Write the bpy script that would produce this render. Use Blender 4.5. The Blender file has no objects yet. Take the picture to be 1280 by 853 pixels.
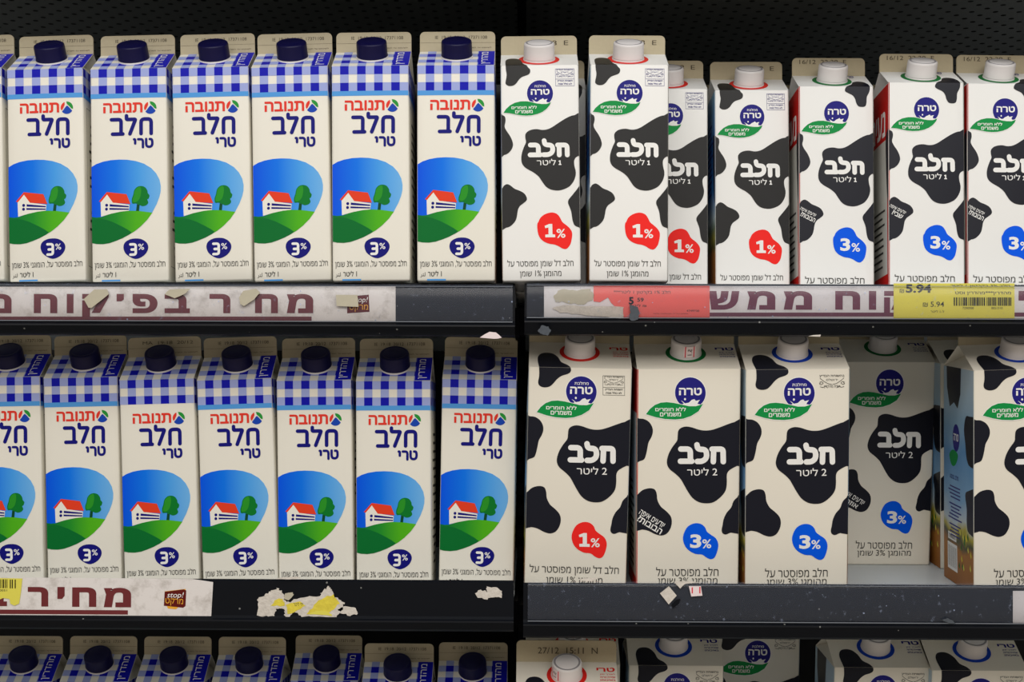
import bpy, bmesh, math, random
from mathutils import Vector, Matrix
from mathutils.geometry import tessellate_polygon, interpolate_bezier

SC = bpy.context.scene
COL = SC.collection
PI = math.pi

# ------------------------------------------------------------------ camera, world, lights, exposure
CAM_Z = 1.30
CAM_D = 1.30
FPX = 1820.0
YAW = math.radians(0.6)
ROLL = 0.0042
HORIZON = 540.0
cd = bpy.data.cameras.new('camera')
cam = bpy.data.objects.new('camera', cd)
COL.objects.link(cam)
cd.sensor_width = 36.0
cd.lens = 36.0 * FPX / 1280.0
cd.shift_y = (HORIZON - 426.5) / 1280.0
cd.clip_start = 0.05
cam.matrix_world = (Matrix.Translation((0, -CAM_D, CAM_Z)) @ Matrix.Rotation(YAW, 4, 'Z')
                    @ Matrix.Rotation(PI / 2, 4, 'X') @ Matrix.Rotation(ROLL, 4, 'Z'))
SC.camera = cam
CAM_INV = cam.matrix_world.inverted()

SC.view_settings.view_transform = 'Standard'
SC.view_settings.look = 'None'
SC.view_settings.gamma = 1.0
SC.view_settings.use_curve_mapping = False
SC.view_settings.exposure = -0.07

w = bpy.data.worlds.new('world')
SC.world = w
w.use_nodes = True
w.node_tree.nodes['Background'].inputs[0].default_value = (1.0, 0.89, 0.76, 1)
w.node_tree.nodes['Background'].inputs[1].default_value = 0.34


def area(name, loc, target, sx, sy, power, color):
    d = bpy.data.lights.new(name, 'AREA')
    d.shape = 'RECTANGLE'
    d.size, d.size_y = sx, sy
    d.energy = power
    d.color = color
    o = bpy.data.objects.new(name, d)
    COL.objects.link(o)
    o.location = loc
    o.rotation_euler = (Vector(target) - Vector(loc)).to_track_quat('-Z', 'Y').to_euler()
    return o


area('aisle_ceiling_light', (0.1, -2.1, 3.0), (0, 0, 1.3), 3.2, 0.9, 22, (1.0, 0.955, 0.90))
area('far_ceiling_light', (0.0, -4.1, 3.0), (0, 0, 1.2), 4.5, 1.0, 62, (1.0, 0.95, 0.89))
area('cool_fill_light', (0.15, -0.55, 2.05), (0.05, 0.0, 1.5), 2.4, 0.12, 3.0, (0.84, 0.93, 1.0))  # unseen cool strip, added to lift and cool the upper row


# ------------------------------------------------------------------ projection helpers (frame 1280 x 853)
def proj(x, y, z):
    c = CAM_INV @ Vector((x, y, z))
    return 640 + FPX * c.x / -c.z, HORIZON - FPX * c.y / -c.z


def at(px, py, y):
    """World x, z of the frame point px, py on the vertical plane at depth y."""
    x, z = 0.0, CAM_Z
    for _ in range(6):
        a = proj(x, y, z)
        b = proj(x + 0.01, y, z)
        c = proj(x, y, z + 0.01)
        m00, m01 = (b[0] - a[0]) * 100, (c[0] - a[0]) * 100
        m10, m11 = (b[1] - a[1]) * 100, (c[1] - a[1]) * 100
        d = m00 * m11 - m01 * m10
        ex, ey = px - a[0], py - a[1]
        x += (ex * m11 - ey * m01) / d
        z += (m00 * ey - m10 * ex) / d
    return x, z


def X(px, y, z):
    x = 0.0
    for _ in range(6):
        a = proj(x, y, z)[0]
        b = proj(x + 0.01, y, z)[0]
        x += (px - a) / ((b - a) * 100)
    return x


# ------------------------------------------------------------------ materials
def lin(c):
    return tuple(((v / 255) / 12.92 if v / 255 <= 0.04045 else ((v / 255 + 0.055) / 1.055) ** 2.4) for v in c) + (1,)


MATS = {}


def mat(name, rgb, rough=0.5, spec=0.09, noise=0.0, nscale=60, bump=0.0, metallic=0.0):
    m = bpy.data.materials.new(name)
    m.use_nodes = True
    nt = m.node_tree
    p = nt.nodes['Principled BSDF']
    p.inputs['Base Color'].default_value = lin(rgb)
    p.inputs['Roughness'].default_value = rough
    p.inputs['Specular IOR Level'].default_value = spec
    p.inputs['Metallic'].default_value = metallic
    if noise or bump:
        tc = nt.nodes.new('ShaderNodeTexCoord')
        nz = nt.nodes.new('ShaderNodeTexNoise')
        nz.inputs['Scale'].default_value = nscale
        nz.inputs['Detail'].default_value = 5
        nt.links.new(tc.outputs['Object'], nz.inputs['Vector'])
        if noise:
            mx = nt.nodes.new('ShaderNodeMix')
            mx.data_type = 'RGBA'
            c = lin(rgb)
            mx.inputs['A'].default_value = tuple(max(0, v * (1 - noise)) for v in c[:3]) + (1,)
            mx.inputs['B'].default_value = tuple(min(1, v * (1 + noise)) for v in c[:3]) + (1,)
            nt.links.new(nz.outputs['Fac'], mx.inputs['Factor'])
            nt.links.new(mx.outputs['Result'], p.inputs['Base Color'])
        if bump:
            b = nt.nodes.new('ShaderNodeBump')
            b.inputs['Strength'].default_value = bump
            b.inputs['Distance'].default_value = 0.002
            nt.links.new(nz.outputs['Fac'], b.inputs['Height'])
            nt.links.new(b.outputs['Normal'], p.inputs['Normal'])
    MATS[name] = m
    return m


def ramp_mat(name, axis, stops, rough=0.4, noise=0.0, nscale=60):
    """Printed colour ramp along an object axis; stops = [(position in metres, rgb)]."""
    m = mat(name, stops[0][1], rough)
    nt = m.node_tree
    p = nt.nodes['Principled BSDF']
    tc = nt.nodes.new('ShaderNodeTexCoord')
    sp = nt.nodes.new('ShaderNodeSeparateXYZ')
    mr = nt.nodes.new('ShaderNodeMapRange')
    mr.inputs['From Min'].default_value = stops[0][0]
    mr.inputs['From Max'].default_value = stops[-1][0]
    cr = nt.nodes.new('ShaderNodeValToRGB')
    lo, hi = stops[0][0], stops[-1][0]
    el = cr.color_ramp.elements
    el[0].position, el[0].color = 0, lin(stops[0][1])
    el[1].position, el[1].color = 1, lin(stops[-1][1])
    for s, c in stops[1:-1]:
        e = el.new((s - lo) / (hi - lo))
        e.color = lin(c)
    nt.links.new(tc.outputs['Object'], sp.inputs[0])
    src = sp.outputs[axis]
    if noise:
        nz = nt.nodes.new('ShaderNodeTexNoise')
        nz.inputs['Scale'].default_value = nscale
        nt.links.new(tc.outputs['Object'], nz.inputs['Vector'])
        ma = nt.nodes.new('ShaderNodeMath')
        ma.operation = 'MULTIPLY_ADD'
        ma.inputs[1].default_value = noise
        nt.links.new(nz.outputs['Fac'], ma.inputs[0])
        nt.links.new(src, ma.inputs[2])
        src = ma.outputs[0]
    nt.links.new(src, mr.inputs['Value'])
    nt.links.new(mr.outputs[0], cr.inputs[0])
    nt.links.new(cr.outputs[0], p.inputs['Base Color'])
    return m


mat('board_cream', (236, 233, 222), 0.42, 0.3)
mat('board_white', (240, 240, 238), 0.40, 0.3)
mat('board_two_litre', (238, 233, 220), 0.42, 0.3)
mat('board_raw', (184, 173, 146), 0.6, 0.15, noise=0.06, nscale=300)
mat('ink_grey', (62, 62, 60), 0.5)
mat('ink_date', (82, 74, 62), 0.6)
mat('gingham_light', (160, 172, 226), 0.42)
mat('gingham_dark', (14, 18, 176), 0.42)
mat('band_blue', (84, 158, 228), 0.42)
mat('navy', (20, 20, 122), 0.42)
mat('logo_red', (228, 58, 44), 0.42)
mat('logo_green', (40, 150, 60), 0.42)
mat('logo_blue', (24, 70, 180), 0.42)
mat('hill_dark', (6, 112, 48), 0.42)
mat('house_red', (232, 66, 38), 0.42)
mat('house_white', (240, 238, 228), 0.42)
mat('tree_green', (10, 122, 44), 0.42)
mat('tree_light', (44, 150, 40), 0.42)
mat('trunk_green', (10, 74, 44), 0.42)
mat('cow_black', (30, 30, 31), 0.4, 0.2)
mat('cow_navy', (22, 24, 36), 0.4, 0.2)
mat('circle_navy', (38, 36, 128), 0.42)
mat('leaf_green', (22, 146, 72), 0.42)
mat('white_ink', (244, 244, 242), 0.42)
mat('blob_red', (248, 44, 40), 0.42)
mat('blob_blue', (0, 92, 240), 0.42)
mat('ring_red', (222, 40, 34), 0.42)
mat('ring_green', (10, 112, 54), 0.42)
mat('ring_blue', (16, 66, 186), 0.42)
mat('side_red', (196, 28, 24), 0.42)
mat('side_grey', (206, 206, 200), 0.42)
mat('cap_navy', (15, 13, 60), 0.36, 0.25)
mat('cap_white', (226, 222, 222), 0.4, 0.3)
mat('cap_top', (150, 147, 150), 0.5, 0.2)
mat('sticker_paper', (240, 226, 228), 0.5)
mat('sticker_red', (222, 52, 72), 0.5)
ramp_mat('picture_sky', 0, [(-0.035, (0, 84, 236)), (-0.012, (10, 118, 240)), (0.008, (72, 160, 240)), (0.03, (116, 184, 240))])
ramp_mat('hill_light', 0, [(-0.035, (6, 110, 54)), (-0.012, (36, 146, 44)), (0.006, (80, 180, 28)), (0.03, (92, 190, 32))])
ramp_mat('side_meadow', 2, [(0.0, (150, 92, 40)), (0.046, (176, 116, 54)), (0.052, (96, 96, 52)), (0.062, (166, 160, 70)),
                            (0.070, (120, 140, 120)), (0.078, (196, 214, 224)), (0.105, (44, 122, 200)), (0.15, (30, 104, 186)), (0.2, (140, 184, 212))],
         noise=0.012, nscale=90)
ramp_mat('side_field', 2, [(0.0, (140, 84, 36)), (0.05, (176, 118, 58)), (0.058, (74, 84, 66)), (0.066, (196, 184, 66)),
                           (0.076, (206, 218, 222)), (0.10, (136, 182, 222)), (0.14, (104, 156, 206)), (0.17, (150, 186, 212)), (0.21, (188, 208, 222))],
         noise=0.03, nscale=34)
# shelf materials
mat('metal_black', (8, 12, 20), 0.38, 0.16)
mat('metal_edge', (16, 20, 28), 0.4, 0.2)
mat('metal_void', (4, 4, 6), 0.7, 0.04)
mat('deck_grey', (206, 213, 217), 0.4, 0.4, noise=0.06, nscale=20)
mat('wall_dark', (20, 21, 24), 0.6, 0.3)
mat('floor_tile', (206, 200, 190), 0.5, 0.3, noise=0.05, nscale=3)
mat('paper_maroon', (112, 44, 48), 0.5, 0.2, noise=0.12, nscale=120)
mat('paper_plum', (112, 52, 74), 0.5, 0.2, noise=0.12, nscale=120)
mat('paper_red', (236, 106, 98), 0.45, 0.3, noise=0.05, nscale=90)
mat('paper_yellow', (228, 220, 92), 0.5, 0.2, noise=0.03, nscale=60)
mat('paper_torn', (216, 210, 202), 0.7, 0.1, noise=0.2, nscale=220, bump=0.8)
mat('paper_torn_yellow', (226, 210, 78), 0.7, 0.1, noise=0.3, nscale=140, bump=0.8)
mat('tape_beige', (190, 184, 164), 0.45, 0.3, noise=0.1, nscale=200)
mat('scratch_grey', (78, 84, 92), 0.6, 0.2, noise=0.3, nscale=300)
mat('logo_maroon', (98, 26, 22), 0.5)
mat('logo_orange', (240, 176, 60), 0.5)
mat('ink_black', (26, 24, 22), 0.5)


def paper_mat(name, rgb, dirt, amount, scale):
    m = mat(name, rgb, 0.4, 0.35)
    nt = m.node_tree
    p = nt.nodes['Principled BSDF']
    tc = nt.nodes.new('ShaderNodeTexCoord')
    n1 = nt.nodes.new('ShaderNodeTexNoise')
    n1.inputs['Scale'].default_value = scale
    n1.inputs['Detail'].default_value = 8
    n1.inputs['Roughness'].default_value = 0.7
    cr = nt.nodes.new('ShaderNodeValToRGB')
    cr.color_ramp.elements[0].position = 0.56 - amount * 0.1
    cr.color_ramp.elements[0].color = (0, 0, 0, 1)
    cr.color_ramp.elements[1].position = 0.78
    cr.color_ramp.elements[1].color = (amount, amount, amount, 1)
    mx = nt.nodes.new('ShaderNodeMix')
    mx.data_type = 'RGBA'
    mx.inputs['A'].default_value = lin(rgb)
    mx.inputs['B'].default_value = lin(dirt)
    nt.links.new(tc.outputs['Object'], n1.inputs['Vector'])
    nt.links.new(n1.outputs['Fac'], cr.inputs[0])
    nt.links.new(cr.outputs[0], mx.inputs['Factor'])
    nt.links.new(mx.outputs['Result'], p.inputs['Base Color'])
    return m


paper_mat('paper_dirty', (230, 226, 225), (140, 130, 118), 0.65, 60)
paper_mat('paper_clean', (226, 224, 228), (160, 150, 140), 0.35, 40)


def flecks(nt, tc, base, scale, amount, dens=0.72):
    """Adds small scattered specks to a factor socket (or starts from zero)."""
    vo = nt.nodes.new('ShaderNodeTexVoronoi')
    vo.inputs['Scale'].default_value = scale
    nt.links.new(tc.outputs['Object'], vo.inputs['Vector'])
    sz = nt.nodes.new('ShaderNodeMath')
    sz.operation = 'LESS_THAN'
    sz.inputs[1].default_value = 0.11
    nt.links.new(vo.outputs['Distance'], sz.inputs[0])
    sc = nt.nodes.new('ShaderNodeSeparateColor')
    nt.links.new(vo.outputs['Color'], sc.inputs[0])
    pk = nt.nodes.new('ShaderNodeMath')
    pk.operation = 'GREATER_THAN'
    pk.inputs[1].default_value = dens
    nt.links.new(sc.outputs[0], pk.inputs[0])
    mu = nt.nodes.new('ShaderNodeMath')
    mu.operation = 'MULTIPLY'
    nt.links.new(sz.outputs[0], mu.inputs[0])
    nt.links.new(pk.outputs[0], mu.inputs[1])
    am = nt.nodes.new('ShaderNodeMath')
    am.operation = 'MULTIPLY'
    am.inputs[1].default_value = amount
    nt.links.new(mu.outputs[0], am.inputs[0])
    if base is None:
        return am.outputs[0]
    mxm = nt.nodes.new('ShaderNodeMath')
    mxm.operation = 'MAXIMUM'
    nt.links.new(base, mxm.inputs[0])
    nt.links.new(am.outputs[0], mxm.inputs[1])
    return mxm.outputs[0]


def worn_metal():
    """Chipped paint: pale flecks on the black metal."""
    nt = MATS['metal_black'].node_tree
    p = nt.nodes['Principled BSDF']
    tc = nt.nodes.new('ShaderNodeTexCoord')
    mx = nt.nodes.new('ShaderNodeMix')
    mx.data_type = 'RGBA'
    mx.inputs['A'].default_value = lin((8, 12, 20))
    mx.inputs['B'].default_value = lin((150, 152, 150))
    nt.links.new(flecks(nt, tc, None, 130, 0.7, 0.9), mx.inputs['Factor'])
    nt.links.new(mx.outputs['Result'], p.inputs['Base Color'])


worn_metal()
mat('plastic_bead', (126, 132, 142), 0.35, 0.4)


def film_mat():
    """Thin clear plastic with some dust on it."""
    m = bpy.data.materials.new('clear_plastic')
    m.use_nodes = True
    nt = m.node_tree
    nt.nodes.remove(nt.nodes['Principled BSDF'])
    out = nt.nodes['Material Output']
    tr = nt.nodes.new('ShaderNodeBsdfTransparent')
    gl = nt.nodes.new('ShaderNodeBsdfGlossy')
    gl.inputs['Roughness'].default_value = 0.16
    df = nt.nodes.new('ShaderNodeBsdfDiffuse')
    df.inputs['Color'].default_value = (0.50, 0.60, 0.85, 1)
    tc = nt.nodes.new('ShaderNodeTexCoord')
    nz = nt.nodes.new('ShaderNodeTexNoise')
    nz.inputs['Scale'].default_value = 190
    nz.inputs['Detail'].default_value = 9
    nz.inputs['Roughness'].default_value = 0.72
    cr = nt.nodes.new('ShaderNodeValToRGB')
    cr.color_ramp.elements[0].position = 0.60
    cr.color_ramp.elements[0].color = (0.05, 0.05, 0.05, 1)
    cr.color_ramp.elements[1].position = 0.74
    cr.color_ramp.elements[1].color = (0.45, 0.45, 0.45, 1)
    fr = nt.nodes.new('ShaderNodeFresnel')
    fr.inputs['IOR'].default_value = 1.35
    m1 = nt.nodes.new('ShaderNodeMixShader')
    m2 = nt.nodes.new('ShaderNodeMixShader')
    nt.links.new(tc.outputs['Object'], nz.inputs['Vector'])
    nt.links.new(nz.outputs['Fac'], cr.inputs[0])
    nt.links.new(flecks(nt, tc, cr.outputs[0], 150, 0.55, 0.8), m1.inputs[0])
    nt.links.new(tr.outputs[0], m1.inputs[1])
    nt.links.new(df.outputs[0], m1.inputs[2])
    nt.links.new(fr.outputs[0], m2.inputs[0])
    nt.links.new(m1.outputs[0], m2.inputs[1])
    nt.links.new(gl.outputs[0], m2.inputs[2])
    nt.links.new(m2.outputs[0], out.inputs['Surface'])
    MATS['clear_plastic'] = m


film_mat()


def perforated_mat():
    """Dark painted sheet with staggered punched slots."""
    m = mat('perforated_sheet', (90, 90, 86), 0.5, 0.2)
    nt = m.node_tree
    p = nt.nodes['Principled BSDF']
    tc = nt.nodes.new('ShaderNodeTexCoord')
    sp = nt.nodes.new('ShaderNodeSeparateXYZ')
    nt.links.new(tc.outputs['Object'], sp.inputs[0])

    def math_(op, a, b=None):
        n = nt.nodes.new('ShaderNodeMath')
        n.operation = op
        for i, v in enumerate((a, b)):
            if v is None:
                continue
            if isinstance(v, (int, float)):
                n.inputs[i].default_value = v
            else:
                nt.links.new(v, n.inputs[i])
        return n.outputs[0]
    row = math_('DIVIDE', sp.outputs[1], 0.0125)
    ri = math_('FLOOR', row)
    rf = math_('SUBTRACT', math_('FRACT', row), 0.5)
    odd = math_('MULTIPLY', math_('MODULO', ri, 2.0), 0.5)
    cx = math_('SUBTRACT', math_('FRACT', math_('ADD', math_('DIVIDE', sp.outputs[0], 0.025), odd)), 0.5)
    dx = math_('MULTIPLY', cx, 0.025)
    dy = math_('MULTIPLY', rf, 0.0125)
    d2 = math_('ADD', math_('MULTIPLY', dx, dx), math_('MULTIPLY', dy, dy))
    hole = math_('LESS_THAN', d2, 0.0029 ** 2)
    mx = nt.nodes.new('ShaderNodeMix')
    mx.data_type = 'RGBA'
    mx.inputs['A'].default_value = lin((108, 112, 112))
    mx.inputs['B'].default_value = lin((4, 4, 5))
    nt.links.new(hole, mx.inputs['Factor'])
    nt.links.new(mx.outputs['Result'], p.inputs['Base Color'])


perforated_mat()


# ------------------------------------------------------------------ object helpers
def link(o, parent=None):
    COL.objects.link(o)
    if parent is not None:
        o.parent = parent
    return o


def thing(name, label, cat, loc=(0, 0, 0), group=None, kind=None):
    o = bpy.data.objects.new(name, None)
    link(o)
    o.empty_display_size = 0.02
    o.location = loc
    tag(o, label, cat, group, kind)
    return o


def tag(o, label=None, cat=None, group=None, kind=None):
    if label:
        o['label'] = label
    if cat:
        o['category'] = cat
    if group:
        o['group'] = group
    if kind:
        o['kind'] = kind
    return o


class MB:
    """Collects faces with material names; build() links them as ONE mesh object."""

    def __init__(self):
        self.v, self.f, self.m, self.names, self.sm = [], [], [], [], []

    def mi(self, name):
        if name not in self.names:
            self.names.append(name)
        return self.names.index(name)

    def add(self, verts, faces, m, smooth=False):
        o = len(self.v)
        self.v += [tuple(p) for p in verts]
        k = self.mi(m)
        for f in faces:
            self.f.append(tuple(i + o for i in f))
            self.m.append(k)
            self.sm.append(smooth)

    def box(self, a, b, m):
        (x0, y0, z0), (x1, y1, z1) = a, b
        self.add([(x0, y0, z0), (x1, y0, z0), (x1, y1, z0), (x0, y1, z0), (x0, y0, z1), (x1, y0, z1), (x1, y1, z1), (x0, y1, z1)],
                 [(0, 3, 2, 1), (4, 5, 6, 7), (0, 1, 5, 4), (1, 2, 6, 5), (2, 3, 7, 6), (3, 0, 4, 7)], m)

    def mesh(self, name):
        me = bpy.data.meshes.new(name)
        me.from_pydata(self.v, [], self.f)
        for n in self.names:
            me.materials.append(MATS[n])
        me.polygons.foreach_set('material_index', self.m)
        me.polygons.foreach_set('use_smooth', self.sm)
        me.update()
        return me

    def build(self, name, parent=None):
        return link(bpy.data.objects.new(name, self.mesh(name)), parent)


# ------------------------------------------------------------------ flat printing: shapes in (u, v), grouped in layers
_TXT = {}


def text_mesh(s, bold=0.0, shear=0.0):
    """Lettering as flat faces fitted to the unit square; each contour is filled on its own, counters are cut out, bold grows the outline."""
    key = (s, bold, shear)
    if key in _TXT:
        return _TXT[key]
    c = bpy.data.curves.new('lettering', 'FONT')
    c.body = s
    c.shear = shear
    o = bpy.data.objects.new('lettering', c)
    COL.objects.link(o)
    dg = bpy.context.evaluated_depsgraph_get()
    dg.update()
    loops = []
    for sp in o.evaluated_get(dg).to_curve(dg).splines:
        bp, pts = list(sp.bezier_points), []
        for p, q in zip(bp, bp[1:] + bp[:1]):
            straight = (p.handle_right - p.co).cross(q.co - p.co).length < 1e-4 and (q.handle_left - p.co).cross(q.co - p.co).length < 1e-4
            seg = [p.co] if straight else interpolate_bezier(p.co, p.handle_right, q.handle_left, q.co, 5)[:-1]
            pts += [Vector((v.x, v.y)) for v in seg]
        pts = [p for i, p in enumerate(pts) if (p - pts[i - 1]).length > 1e-5]
        if len(pts) > 2:
            ar = sum(pts[i - 1].x * pts[i].y - pts[i].x * pts[i - 1].y for i in range(len(pts)))
            loops.append((ar, pts))
    o.to_curve_clear()
    bpy.data.objects.remove(o)
    bpy.data.curves.remove(c)

    def grow(pts, d):
        n, out = len(pts), []
        for i in range(n):
            e1, e2 = (pts[i] - pts[i - 1]).normalized(), (pts[(i + 1) % n] - pts[i]).normalized()
            n1, n2 = Vector((-e1.y, e1.x)), Vector((-e2.y, e2.x))
            m_ = n1 + n2
            k = max(0.35, m_.length_squared / 2)
            out.append(pts[i] + m_ / k * d if m_.length > 1e-6 else pts[i])
        return out

    def inside(p, poly):
        r = False
        for i in range(len(poly)):
            a, b = poly[i - 1], poly[i]
            if (a.y > p.y) != (b.y > p.y) and p.x < (b.x - a.x) * (p.y - a.y) / (b.y - a.y) + a.x:
                r = not r
        return r
    outs, holes = [], []
    for ar, p in loops:
        host = [1 for a2, p2 in loops if p2 is not p and a2 * ar < 0 and abs(a2) > abs(ar) and inside(p[0], p2)]
        (holes if host else outs).append((ar, p))
    parts = []
    for ar, p in outs:
        hs = [h for a2, h in holes if a2 * ar < 0 and inside(h[0], p)]
        rings = [grow(q if ar < 0 else list(reversed(q)), bold) for q in [p] + hs]
        flat = [v for r in rings for v in r]
        fs = []
        for t in tessellate_polygon([[Vector((v.x, v.y, 0)) for v in r] for r in rings]):
            a, b, d = (flat[i] for i in t)
            w_ = (b - a).cross(d - a)
            if abs(w_) > 1e-9:
                fs.append(tuple(t) if w_ > 0 else tuple(reversed(t)))
        parts.append(([(v.x, v.y) for v in flat], fs))
    ev = [v for vs, fs in parts for v in vs]
    x0, x1 = min(a for a, b in ev), max(a for a, b in ev)
    y0, y1 = min(b for a, b in ev), max(b for a, b in ev)
    _TXT[key] = [([((a - x0) / (x1 - x0), (b - y0) / (y1 - y0)) for a, b in vs], fs) for vs, fs in parts]
    return _TXT[key]


def heb(s):
    """Visual order for right-to-left lettering; runs of digits and signs keep their own order."""
    out, run = [], ''
    for ch in s:
        if ch.isdigit() or ch in '%./:' or ('a' <= ch.lower() <= 'z'):
            run += ch
        else:
            if run:
                out.append(run)
                run = ''
            out.append(ch)
    if run:
        out.append(run)
    return ''.join(reversed(out))


def smooth(pts, n=5):
    out = []
    k = len(pts)
    for i in range(k):
        p0, p1, p2, p3 = (Vector(pts[(i + j - 1) % k]) for j in range(4))
        for t in range(n):
            t /= n
            out.append(tuple(0.5 * ((2 * p1) + (-p0 + p2) * t + (2 * p0 - 5 * p1 + 4 * p2 - p3) * t * t + (-p0 + 3 * p1 - 3 * p2 + p3) * t ** 3)))
    return out


def clip(pts, axis, val, keep_less):
    out = []
    n = len(pts)
    for i in range(n):
        a, b = pts[i], pts[(i + 1) % n]
        ia = (a[axis] <= val) if keep_less else (a[axis] >= val)
        ib = (b[axis] <= val) if keep_less else (b[axis] >= val)
        if ia:
            out.append(a)
        if ia != ib:
            t = (val - a[axis]) / (b[axis] - a[axis])
            out.append((a[0] + (b[0] - a[0]) * t, a[1] + (b[1] - a[1]) * t))
    return out


class Print:
    """Printed shapes on one face. conv maps drawing coordinates to face millimetres."""

    def __init__(self, conv=None, width=None):
        self.items = []          # (verts2d in metres, faces, material, layer, big)
        self.conv = conv or (lambda x, y: (x, y))
        self.width = width

    def raw(self, vs, fs, m, layer, big=False):
        self.items.append(([(a / 1000, b / 1000) for a, b in vs], fs, m, layer, big))

    def poly(self, pts, m, layer=1, curve=0, big=True, do_clip=True):
        p = [self.conv(*q) for q in pts]
        if curve:
            p = smooth(p, curve)
        if self.width and do_clip:
            p = clip(clip(p, 0, 0.35, False), 0, self.width - 0.35, True)
        if len(p) < 3:
            return
        area2 = sum(p[i - 1][0] * p[i][1] - p[i][0] * p[i - 1][1] for i in range(len(p)))
        if area2 < 0:
            p.reverse()
        tri = tessellate_polygon([[Vector((a, b, 0)) for a, b in p]])
        fs = []
        for t in tri:
            a, b, c = (p[i] for i in t)
            s = (b[0] - a[0]) * (c[1] - a[1]) - (c[0] - a[0]) * (b[1] - a[1])
            if abs(s) > 1e-9:
                fs.append(tuple(t) if s > 0 else tuple(reversed(t)))
        self.raw(p, fs, m, layer, big)

    def ellipse(self, cx, cy, rx, ry, m, layer=1, n=36):
        self.poly([(cx + rx * math.cos(2 * PI * i / n), cy + ry * math.sin(2 * PI * i / n)) for i in range(n)], m, layer)

    def rect(self, x0, y0, x1, y1, m, layer=1, big=True):
        self.poly([(x0, y0), (x1, y0), (x1, y1), (x0, y1)], m, layer, 0, big)

    def frame(self, x0, y0, x1, y1, t, m, layer=1):
        self.rect(x0, y0, x1, y0 + t, m, layer, False)
        self.rect(x0, y1 - t, x1, y1, m, layer, False)
        self.rect(x0, y0 + t, x0 + t, y1 - t, m, layer, False)
        self.rect(x1 - t, y0 + t, x1, y1 - t, m, layer, False)

    def text(self, s, box, m, layer=3, bold=0.0, rot=0, shear=0.0, is_heb=True):
        """Fits the lettering into box (x0, y0, x1, y1) of the drawing; rot in degrees about the box centre."""
        a, b = self.conv(box[0], box[1]), self.conv(box[2], box[3])
        x0, x1 = sorted((a[0], b[0]))
        y0, y1 = sorted((a[1], b[1]))
        for k, (vs, fs) in enumerate(text_mesh(heb(s) if is_heb else s, bold, shear)):
            if rot == 90:            # runs downwards for right-to-left lettering
                vs2 = [(x1 - v * (x1 - x0), y0 + u * (y1 - y0)) for u, v in vs]
            else:
                vs2 = [(x0 + u * (x1 - x0), y0 + v * (y1 - y0)) for u, v in vs]
                if rot:
                    cx, cy, r = (x0 + x1) / 2, (y0 + y1) / 2, math.radians(rot)
                    vs2 = [(cx + (p - cx) * math.cos(r) - (q - cy) * math.sin(r), cy + (p - cx) * math.sin(r) + (q - cy) * math.cos(r)) for p, q in vs2]
            self.raw(vs2, fs, m, layer + 0.22 * (k % 4))

    def stroke(self, pts, wd, m, layer=3, caps=True, rnd=0):
        """A pen line of width wd (mm) along drawing points; rnd rounds the inner corners (mm)."""
        p = [Vector(self.conv(*q)) for q in pts]
        if rnd and len(p) > 2:
            q = [p[0]]
            for i in range(1, len(p) - 1):
                a, b, c = p[i - 1], p[i], p[i + 1]
                d1 = min(rnd, (a - b).length * 0.5)
                d2 = min(rnd, (c - b).length * 0.5)
                s, e = b + (a - b).normalized() * d1, b + (c - b).normalized() * d2
                for t in range(6):
                    t /= 5
                    q.append(s * (1 - t) ** 2 + b * 2 * t * (1 - t) + e * t * t)
            q.append(p[-1])
            p = q
        h = wd / 2
        k = 0
        for a, b in zip(p[:-1], p[1:]):
            if (b - a).length < 1e-6:
                continue
            n = Vector((-(b - a).y, (b - a).x)).normalized() * h
            self.raw([tuple(a - n), tuple(b - n), tuple(b + n), tuple(a + n)], [(0, 1, 2, 3)], m, layer + 0.12 * (k % 6))
            k += 1
        js = p if caps else p[1:-1]
        for c in js:
            ring = [(c.x + h * math.cos(2 * PI * i / 12), c.y + h * math.sin(2 * PI * i / 12)) for i in range(12)]
            self.raw(ring, [tuple(range(12))], m, layer + 0.12 * (k % 6) + 0.06)
            k += 1


def apply_print(pr, fn, mb_low, mb_high=None, H=None, gu=None, gv=None):
    """Lays a Print on a surface: fn(u, v, offset) -> point. Large shapes are cut along a grid so that they follow the bulge.
    Faces above v = H go to mb_high."""
    for vs, fs, m, layer, big in pr.items:
        if big and (gu or gv):
            bm = bmesh.new()
            bv = [bm.verts.new((a, b, 0)) for a, b in vs]
            for f in fs:
                try:
                    bm.faces.new([bv[i] for i in f])
                except ValueError:
                    pass
            for k, cuts in ((0, gu or []), (1, gv or [])):
                lo, hi = min(v[k] for v in vs), max(v[k] for v in vs)
                for c in cuts:
                    if lo < c < hi:
                        co = Vector((c, 0, 0)) if k == 0 else Vector((0, c, 0))
                        no = Vector((1, 0, 0)) if k == 0 else Vector((0, 1, 0))
                        bmesh.ops.bisect_plane(bm, geom=bm.verts[:] + bm.edges[:] + bm.faces[:], plane_co=co, plane_no=no, dist=1e-7)
            bm.verts.index_update()
            vs = [(v.co.x, v.co.y) for v in bm.verts]
            fs = [tuple(v.index for v in f.verts) for f in bm.faces]
            bm.free()
        off = 0.00012 + 0.00007 * layer
        if mb_high is None:
            mb_low.add([fn(a, b, off) for a, b in vs], fs, m)
        else:
            for hi, mb in ((False, mb_low), (True, mb_high)):
                sel = [f for f in fs if (sum(vs[i][1] for i in f) / len(f) > H) == hi]
                if sel:
                    used = sorted({i for f in sel for i in f})
                    ix = {i: k for k, i in enumerate(used)}
                    mb.add([fn(vs[i][0], vs[i][1], off, hi) for i in used], [tuple(ix[i] for i in f) for f in sel], m)


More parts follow.
